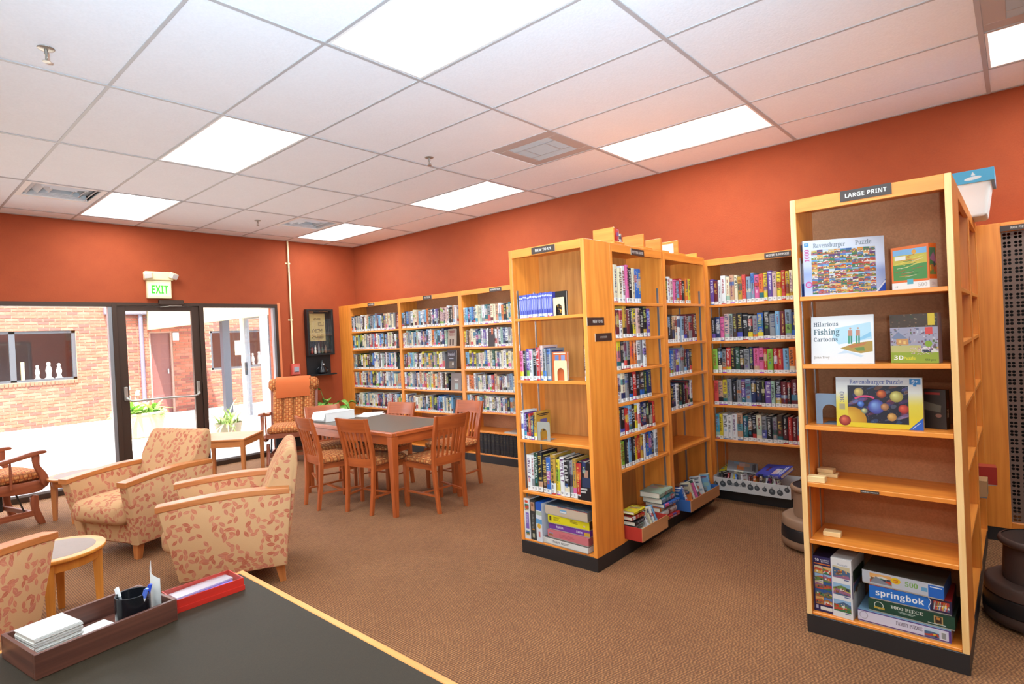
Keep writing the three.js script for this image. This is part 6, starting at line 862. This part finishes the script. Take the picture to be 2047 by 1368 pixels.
// courtyard: pale paving, brick walls, a covered walk on white posts
const BX = -8.6, GY = -0.06;
{
  struct('ground', uvBox(box(-14, -WT, -0.3, GY, -6, 16, 0), 0, 0), M.concrete);
  const mort = std({ color: 0x86705f, roughness: 0.95 });
  const bt = (a, b, s) => std({ map: (() => { const n = fbm(s, 10, 6, 4); return dataTex(128, 64, (u, v) => mixc(a, b, n(u, v)), true, 0.4, 0.2); })(), roughness: 0.9 });
  const bricksM = [bt([150, 84, 66], [126, 62, 48], 201), bt([158, 96, 78], [134, 74, 60], 203), bt([122, 70, 60], [100, 52, 46], 205), bt([144, 82, 62], [118, 64, 48], 207)];
  const bg = [0, 1, 2].map((k) => { const g = box(-0.012, 0, 0, 0.058, 0, 0.2, 0.004, 2); const p = g.attributes.position; for (let i = 0; i < p.count; i++) p.setX(i, p.getX(i) + 0.0015 * k); return g; });
  // brick wall across the court, with a long window
  const PZ = -0.12, wz0 = 1.8, wz1 = 5.4, wy0 = 0.97, wy1 = 2.09, bw = new THREE.Group(); bw.name = 'wall_court'; bw.userData = { kind: 'structure', label: 'sunlit brick wall across the courtyard' }; scene.add(bw);
  part('core', [box(BX - 0.25, BX - 0.012, GY, wy0, 0.56, 12, 0), box(BX - 0.25, BX - 0.012, wy1, 4.4, 0.56, 12, 0), box(BX - 0.25, BX - 0.012, wy0, wy1, 0.56, wz0, 0), box(BX - 0.25, BX - 0.012, wy0, wy1, wz1, 12, 0)], mort, bw);
  // a brick from a to b, shortened where an opening from c to d begins
  const cut = (a, b, c, d) => [[a, Math.min(b, c)], [Math.max(a, d), b]].filter(([u, v], i) => v - u > 0.03 && (i === 0 ? u < c : c < 90 && v > d && !(a > d && i === 0))).filter(([u, v], i, l) => i === 0 || u !== l[0][0]);
  const list = []; const br = rng(31);
  for (let r = 0; r < 62; r++) for (let k = -1; k < 56; k++) { const y = GY + 0.006 + r * 0.0715, zr = 0.57 + (k + (r % 2) * 0.5) * 0.213, z = Math.max(0.57, zr); if (zr + 0.2 > 12 || zr + 0.2 < 0.6) continue; const row = y + 0.058 > wy0 - 0.09 && y < wy1; for (const [a, b] of cut(z, zr + 0.2, row ? wz0 - 0.005 : 99, row ? wz1 + 0.005 : 99)) list.push([y, a, br(), b - a]); }
  // nearest to the sightline through the glass first
  const vis = list.filter(([y, z]) => z < 3.4 && y < 2.9 && y > 0.02).sort((a, b) => Math.abs(a[1] - 1.5) + 0.3 * Math.abs(a[0] - 1.2) - Math.abs(b[1] - 1.5) - 0.3 * Math.abs(b[0] - 1.2)), single = new Set(vis.slice(0, 300)), rest = [[], [], [], []];
  for (const b of list) { const [y, z, q, L] = b, mi = q < 0.4 ? 0 : q < 0.65 ? 1 : q < 0.82 ? 2 : 3, g = bg[(q * 97 | 0) % 3]; if (single.has(b)) { const m = new THREE.Mesh(g, bricksM[mi]); m.name = 'brick'; m.position.set(BX, y, z); m.scale.z = L / 0.2; bw.add(m); } else { const c = g.clone(); c.scale(1, 1, L / 0.2); c.translate(BX, y, z); rest[mi].push(c); } }
  rest.forEach((l, i) => { const m = part('bricks', l, bricksM[i], bw); m.userData.kind = 'stuff'; });
  const hd = []; for (let z = wz0; z < wz1 - 0.05; z += 0.072) hd.push(box(BX - 0.05, BX + 0.03, wy0 - 0.09, wy0 - 0.01, z, z + 0.062, 0.004)); const hs = part('sill_bricks', hd, bricksM[3], bw); hs.userData.kind = 'stuff';
  const dk = std({ color: 0x4c3f48, roughness: 0.5 }), gf = std({ color: 0x404248, roughness: 0.5, metalness: 0.3 });
  const cw = new THREE.Group(); cw.name = 'window_3'; cw.userData = { kind: 'structure', label: 'long grey-framed window in the courtyard brick wall' }; scene.add(cw);
  part('frame', [box(BX - 0.12, BX - 0.04, wy1 - 0.06, wy1, wz0, wz1, 0), box(BX - 0.12, BX - 0.04, wy0, wy0 + 0.05, wz0, wz1, 0), box(BX - 0.12, BX - 0.04, wy0, wy1, wz0, wz0 + 0.07, 0), box(BX - 0.12, BX - 0.04, wy0, wy1, 2.87, 2.97, 0), box(BX - 0.12, BX - 0.04, wy0, wy1, wz1 - 0.07, wz1, 0)], gf, cw); part('pane', box(BX - 0.085, BX - 0.08, wy0 + 0.05, wy1 - 0.06, wz0 + 0.07, wz1 - 0.07, 0), M.glass, cw);
  part('room_back', [box(BX - 2.6, BX - 2.5, -0.2, 3, 0.9, 7, 0), box(BX - 2.5, BX - 0.26, -0.2, 3, 0.9, 1.0, 0), box(BX - 2.5, BX - 0.26, -0.2, 3, 6.9, 7, 0), box(BX - 2.5, BX - 0.26, 3, 3.1, 0.9, 7, 0), box(BX - 2.5, BX - 0.26, -0.3, -0.2, 0.9, 7, 0)], dk, cw);
  const fig = (l, z, h, k) => { const o = thing('figurine', l, 'ornament', [BX - 0.2, wy0 + 0.02, z], 0, 'white figurines on the courtyard window sill'); part('body', lathe([[0.001, 0], [0.1, 0], [0.1, 0.03], [0.06, 0.05], [0.05, h * 0.3], [0.075, h * 0.5], [0.05, h * 0.72], [0.03, h * 0.78], [0.05, h * 0.88], [0.04, h * 0.96], [0.001, h]].map(([r, y]) => [r * k, y]), 18), M.white, o); part('base', box(-0.07, 0.07, 0, 0.025, -0.085, 0.085, 0.01), M.white, o); };
  fig('smallest white figurine on the courtyard window sill', 2.49, 0.34, 0.6); fig('middle white figurine on the courtyard window sill, on a block', 2.287, 0.4, 0.8); fig('white figurine nearest the window frame across the court', 2.1, 0.36, 0.75);
  const ps = solo('wooden_post', box(-0.03, 0.03, 0, 0.42, -0.03, 0.03, 0.004), M.pale, 'short pale wooden post behind the courtyard window', 'post'); ps.position.set(BX - 0.22, wy0 + 0.02, 2.74);
  // downpipe and covered walk
  const dp = thing('downpipe', 'grey downpipe at the end of the courtyard brick wall', 'pipe', [BX + 0.09, GY, 0.5]); part('pipe', cyl(0.05, 0.05, 0, 2.55, 14), std({ color: 0x57515f, roughness: 0.5 }), dp); part('gutter', box(-0.07, 0.09, 2.5, 2.68, -0.12, 0.75, 0.02), std({ color: 0x605a68, roughness: 0.5 }), dp);
  const wk = new THREE.Group(); wk.name = 'trim_3'; wk.userData = { kind: 'structure', label: 'cream fascia of the covered walk along the courtyard' }; scene.add(wk);
  part('fascia', box(BX + 0.02, -WT, 2.06, 2.75, 0.27, 0.35, 0.004), std({ color: 0x9a9178, roughness: 0.7 }), wk); part('soffit', box(BX + 0.02, -WT, 2.3, 2.36, -0.75, 0.27, 0), M.cream, wk);
  const post = (l, x, z, c, w) => { const o = thing('post', l, 'post', [x, GY, z], 0, 'posts of the covered walk'); part('shaft', box(-w / 2, w / 2, 0.02, 2.36, -w / 2, w / 2, 0.005), std({ color: c, roughness: 0.5 }), o); part('foot_plate', box(-w * 0.8, w * 0.8, 0, 0.02, -w * 0.8, w * 0.8, 0.002), std({ color: c, roughness: 0.5 }), o); };
  post('slate grey post of the covered walk, left of the white posts', -5.16, PZ, 0x363a44, 0.15); post('white post of the covered walk beside the glazed door handle', -4.21, PZ, 0xeeeeea, 0.12); post('white post of the covered walk on the hinge side of the glazed door', -3.33, PZ, 0xeeeeea, 0.12); post('slate grey post of the covered walk closest to the glass', -2.98, PZ, 0x363a44, 0.13);
  // end wall under the walk: brown door, white sign, a grey window with a poster behind it
  const ew = new THREE.Group(); ew.name = 'wall_end'; ew.userData = { kind: 'structure', label: 'brick end wall under the covered walk with a brown door' }; scene.add(ew);
  const dz0 = -0.18, dz1 = 0.27, nz0 = -3.0, nz1 = -1.15, ny0 = 0.95, ny1 = 2.0;
  part('core', [box(BX - 0.25, BX - 0.012, GY, 2.9, nz1, dz0 - 0.04, 0), box(BX - 0.25, BX - 0.012, GY, 2.9, dz1 + 0.04, 0.56, 0), box(BX - 0.25, BX - 0.012, 2.0, 2.9, dz0 - 0.04, dz1 + 0.04, 0), box(BX - 0.25, BX - 0.012, GY, ny0, nz0, nz1, 0), box(BX - 0.25, BX - 0.012, ny1, 2.9, nz0, nz1, 0), box(BX - 0.25, BX - 0.012, GY, 2.9, -4.2, nz0, 0)], mort, ew);
  const e = [[], [], [], []]; for (let r = 0; r < 41; r++) for (let k = 0; k < 24; k++) { const y = GY + 0.006 + r * 0.0715, z = -4.1 + (k + (r % 2) * 0.5) * 0.213; if (z > 0.5) continue; const dr2 = y < 2.0, wn = y + 0.058 > ny0 && y < ny1; for (const [a, b] of cut(z, Math.min(0.56, z + 0.2), dr2 ? dz0 - 0.045 : 99, dr2 ? dz1 + 0.045 : 99)) for (const [p, q] of cut(a, b, wn ? nz0 - 0.005 : 99, wn ? nz1 + 0.005 : 99)) { const c = bg[0].clone(); c.scale(1, 1, (q - p) / 0.2); c.translate(BX, y, p); e[(br() * 4) | 0].push(c); } } e.forEach((l, i) => { part('bricks', l, bricksM[i], ew).userData.kind = 'stuff'; });
  const d2 = new THREE.Group(); d2.name = 'door_2'; d2.userData = { kind: 'structure', label: 'brown door under the covered walk' }; scene.add(d2); part('leaf', box(BX - 0.14, BX - 0.09, GY, 1.98, dz0, dz1, 0.003), std({ color: 0x603430, roughness: 0.5 }), d2); part('frame', [box(BX - 0.2, BX - 0.02, GY, 2.0, dz1, dz1 + 0.04, 0.002), box(BX - 0.2, BX - 0.02, GY, 2.0, dz0 - 0.04, dz0, 0.002), box(BX - 0.2, BX - 0.02, 1.98, 2.0, dz0, dz1, 0.002)], std({ color: 0x8a6a60, roughness: 0.6 }), d2); part('handle', cyl(0.02, 0.02, 0.94, 1.06, 12, BX - 0.06, dz0 + 0.07), M.steel, d2);
  const w4 = new THREE.Group(); w4.name = 'window_4'; w4.userData = { kind: 'structure', label: 'grey-framed window in the end wall under the covered walk' }; scene.add(w4);
  part('frame', [box(BX - 0.12, BX - 0.03, ny0, ny0 + 0.05, nz0, nz1, 0), box(BX - 0.12, BX - 0.03, ny1 - 0.05, ny1, nz0, nz1, 0), box(BX - 0.12, BX - 0.03, ny0, ny1, nz0, nz0 + 0.05, 0), box(BX - 0.12, BX - 0.03, ny0, ny1, nz1 - 0.05, nz1, 0)], gf, w4); part('pane', box(BX - 0.085, BX - 0.08, ny0 + 0.05, ny1 - 0.05, nz0 + 0.05, nz1 - 0.05, 0), M.glass, w4);
  part('room_back', [box(BX - 1.6, BX - 1.5, 0.3, 2.6, -3.6, -0.6, 0), box(BX - 1.5, BX - 0.26, 0.3, 0.4, -3.6, -0.6, 0), box(BX - 1.5, BX - 0.26, 2.5, 2.6, -3.6, -0.6, 0), box(BX - 1.5, BX - 0.26, 0.4, 2.5, -3.6, -3.5, 0), box(BX - 1.5, BX - 0.26, 0.4, 2.5, -0.7, -0.6, 0)], std({ color: 0x7a5a4c, roughness: 0.8 }), w4);
  const po = solo('poster', faceBox(0, 0.004, -0.2, 0.2, -0.17, 0.17, { all: '#d8d2b4' }), M.print, 'cream poster behind the window under the covered walk', 'poster'); po.position.set(BX - 0.078, 1.52, -1.98);
  const sg = solo('wall_sign', faceBox(0, 0.012, -0.1, 0.1, -0.07, 0.07, { all: '#f2f0ea' }), M.print, 'white wall sign on the bricks beside the brown door', 'sign'); sg.position.set(BX + 0.001, 1.88, -0.3);
  struct('wall_walk', box(BX - 0.6, -WT, GY, 2.9, -4.45, -4.2, 0), bricksM[0], 'brick wall at the back of the covered walk');
  // glazed screen between the two white posts
  const gs = new THREE.Group(); gs.name = 'door_3'; gs.userData = { kind: 'structure', label: 'glazed door between the white posts of the walk' }; scene.add(gs); part('frame', [box(-4.14, -4.05, 0.0, 2.15, PZ - 0.03, PZ + 0.03, 0.002), box(-3.48, -3.4, 0, 2.15, PZ - 0.03, PZ + 0.03, 0.002), box(-4.05, -3.48, 0, 0.13, PZ - 0.03, PZ + 0.03, 0.002), box(-4.05, -3.48, 2.07, 2.15, PZ - 0.03, PZ + 0.03, 0.002)], std({ color: 0x6a6d74, roughness: 0.5 }), gs); part('pane', box(-4.05, -3.48, 0.13, 2.07, PZ - 0.005, PZ, 0), M.glass, gs); part('handle', box(-4.11, -4.07, 0.95, 1.2, PZ + 0.03, PZ + 0.07, 0.004), M.black, gs);
  // planters
  const pl = (l, x, z, R, H) => { const t = thing('planter', l, 'planter', [x, GY, z], 0, 'round white planters in the courtyard'); part('bowl', lathe([[0.001, 0], [R * 0.75, 0], [R * 0.8, 0.02], [R, H * 0.9], [R * 1.04, H * 0.92], [R * 1.04, H], [R * 0.95, H], [R * 0.93, H * 0.88], [0.001, H * 0.86]], 40), std({ color: 0x8f846c, roughness: 0.7 }), t); part('soil', cyl(R * 0.93, R * 0.93, H * 0.86, H * 0.9, 30), std({ color: 0x3a2c22, roughness: 1 }), t); return t; };
  pl('large round white planter of flowers seen through the glass door', -4.6, 1.72, 0.43, 0.46); pl('smaller round white planter behind the end table, seen through glass', -2.4, 1.02, 0.21, 0.3);
  const leafG = (L, w, bend) => { const g = new THREE.PlaneGeometry(1, 1, 2, 6), p = g.attributes.position; for (let i = 0; i < p.count; i++) { const v = p.getY(i) + 0.5, u = p.getX(i) * 2, ww = w * Math.sin(PI * Math.pow(v * 0.96 + 0.03, 0.7)); p.setXYZ(i, u * ww, L * v * (1 - bend * 0.3 * v), L * bend * v * v); } g.computeVertexNormals(); return norm(g); };
  const plant = (name, l, x, y, z, R, n, L, w, cols, up, seed) => { const t = thing(name, l, 'plant', [x, y, z]), r = rng(seed), lists = cols.map(() => []); for (let i = 0; i < n; i++) { const g = leafG(L * (0.7 + 0.6 * r()), w, 0.4 + 0.8 * r()); g.rotateX(up * r()); g.rotateY(r() * 7); const a = r() * 7, q = R * Math.sqrt(r()); g.translate(q * Math.cos(a), 0.02 * r(), q * Math.sin(a)); lists[i % cols.length].push(g); } lists.forEach((k, i) => { part('foliage', k, std({ color: cols[i], roughness: 0.6, side: THREE.DoubleSide }), t).userData.kind = 'stuff'; }); return t; };
  const f = plant('flowering_plant', 'green plants with pale pink flowers growing in the large planter', -4.6, 0.36, 1.72, 0.36, 170, 0.28, 0.045, [0x7fae4a, 0xa2c860, 0x5f9440], 1.3, 41);
  { const r = rng(43); for (let k = 0; k < 6; k++) { const a = 1.2 + r() * 2.2, q = 0.2 + 0.12 * r(), h = 0.26 + 0.22 * r(), st = tube([[q * Math.cos(a) * 0.6, 0, q * Math.sin(a) * 0.6], [q * Math.cos(a), h * 0.6, q * Math.sin(a)], [q * Math.cos(a) * 1.1, h, q * Math.sin(a) * 1.1]], 0.006, 8, 5); part('stem', st, std_('#7f9a50'), f); const bl = []; for (let i = 0; i < 9; i++) { const g = norm(new THREE.SphereGeometry(0.022, 8, 6)); g.translate(q * Math.cos(a) * 1.1 + 0.06 * (r() - 0.5), h + 0.06 * (r() - 0.5), q * Math.sin(a) * 1.1 + 0.06 * (r() - 0.5)); bl.push(g); } part('flower', bl, std({ color: k % 3 ? 0xefd8ea : 0xf2f0ee, roughness: 0.8 }), f); } }
  plant('grassy_plant', 'long-bladed grassy plant in the smaller planter', -2.4, 0.2, 1.02, 0.15, 70, 0.4, 0.014, [0x9cbc5a, 0xc6d89a, 0x7f9a4c], 1.2, 47);
}
// ------------------------------------------------------------------ printed sheets are complete now
for (const [s, m] of [[PS, M.print], [BS, M.book]]) { const t = new THREE.CanvasTexture(s.c); t.colorSpace = THREE.SRGBColorSpace; t.anisotropy = 8; m.map = t; }
scene.traverse((o) => { if (o.isMesh) { o.castShadow = true; o.receiveShadow = true; } });
renderer.render(scene, camera);
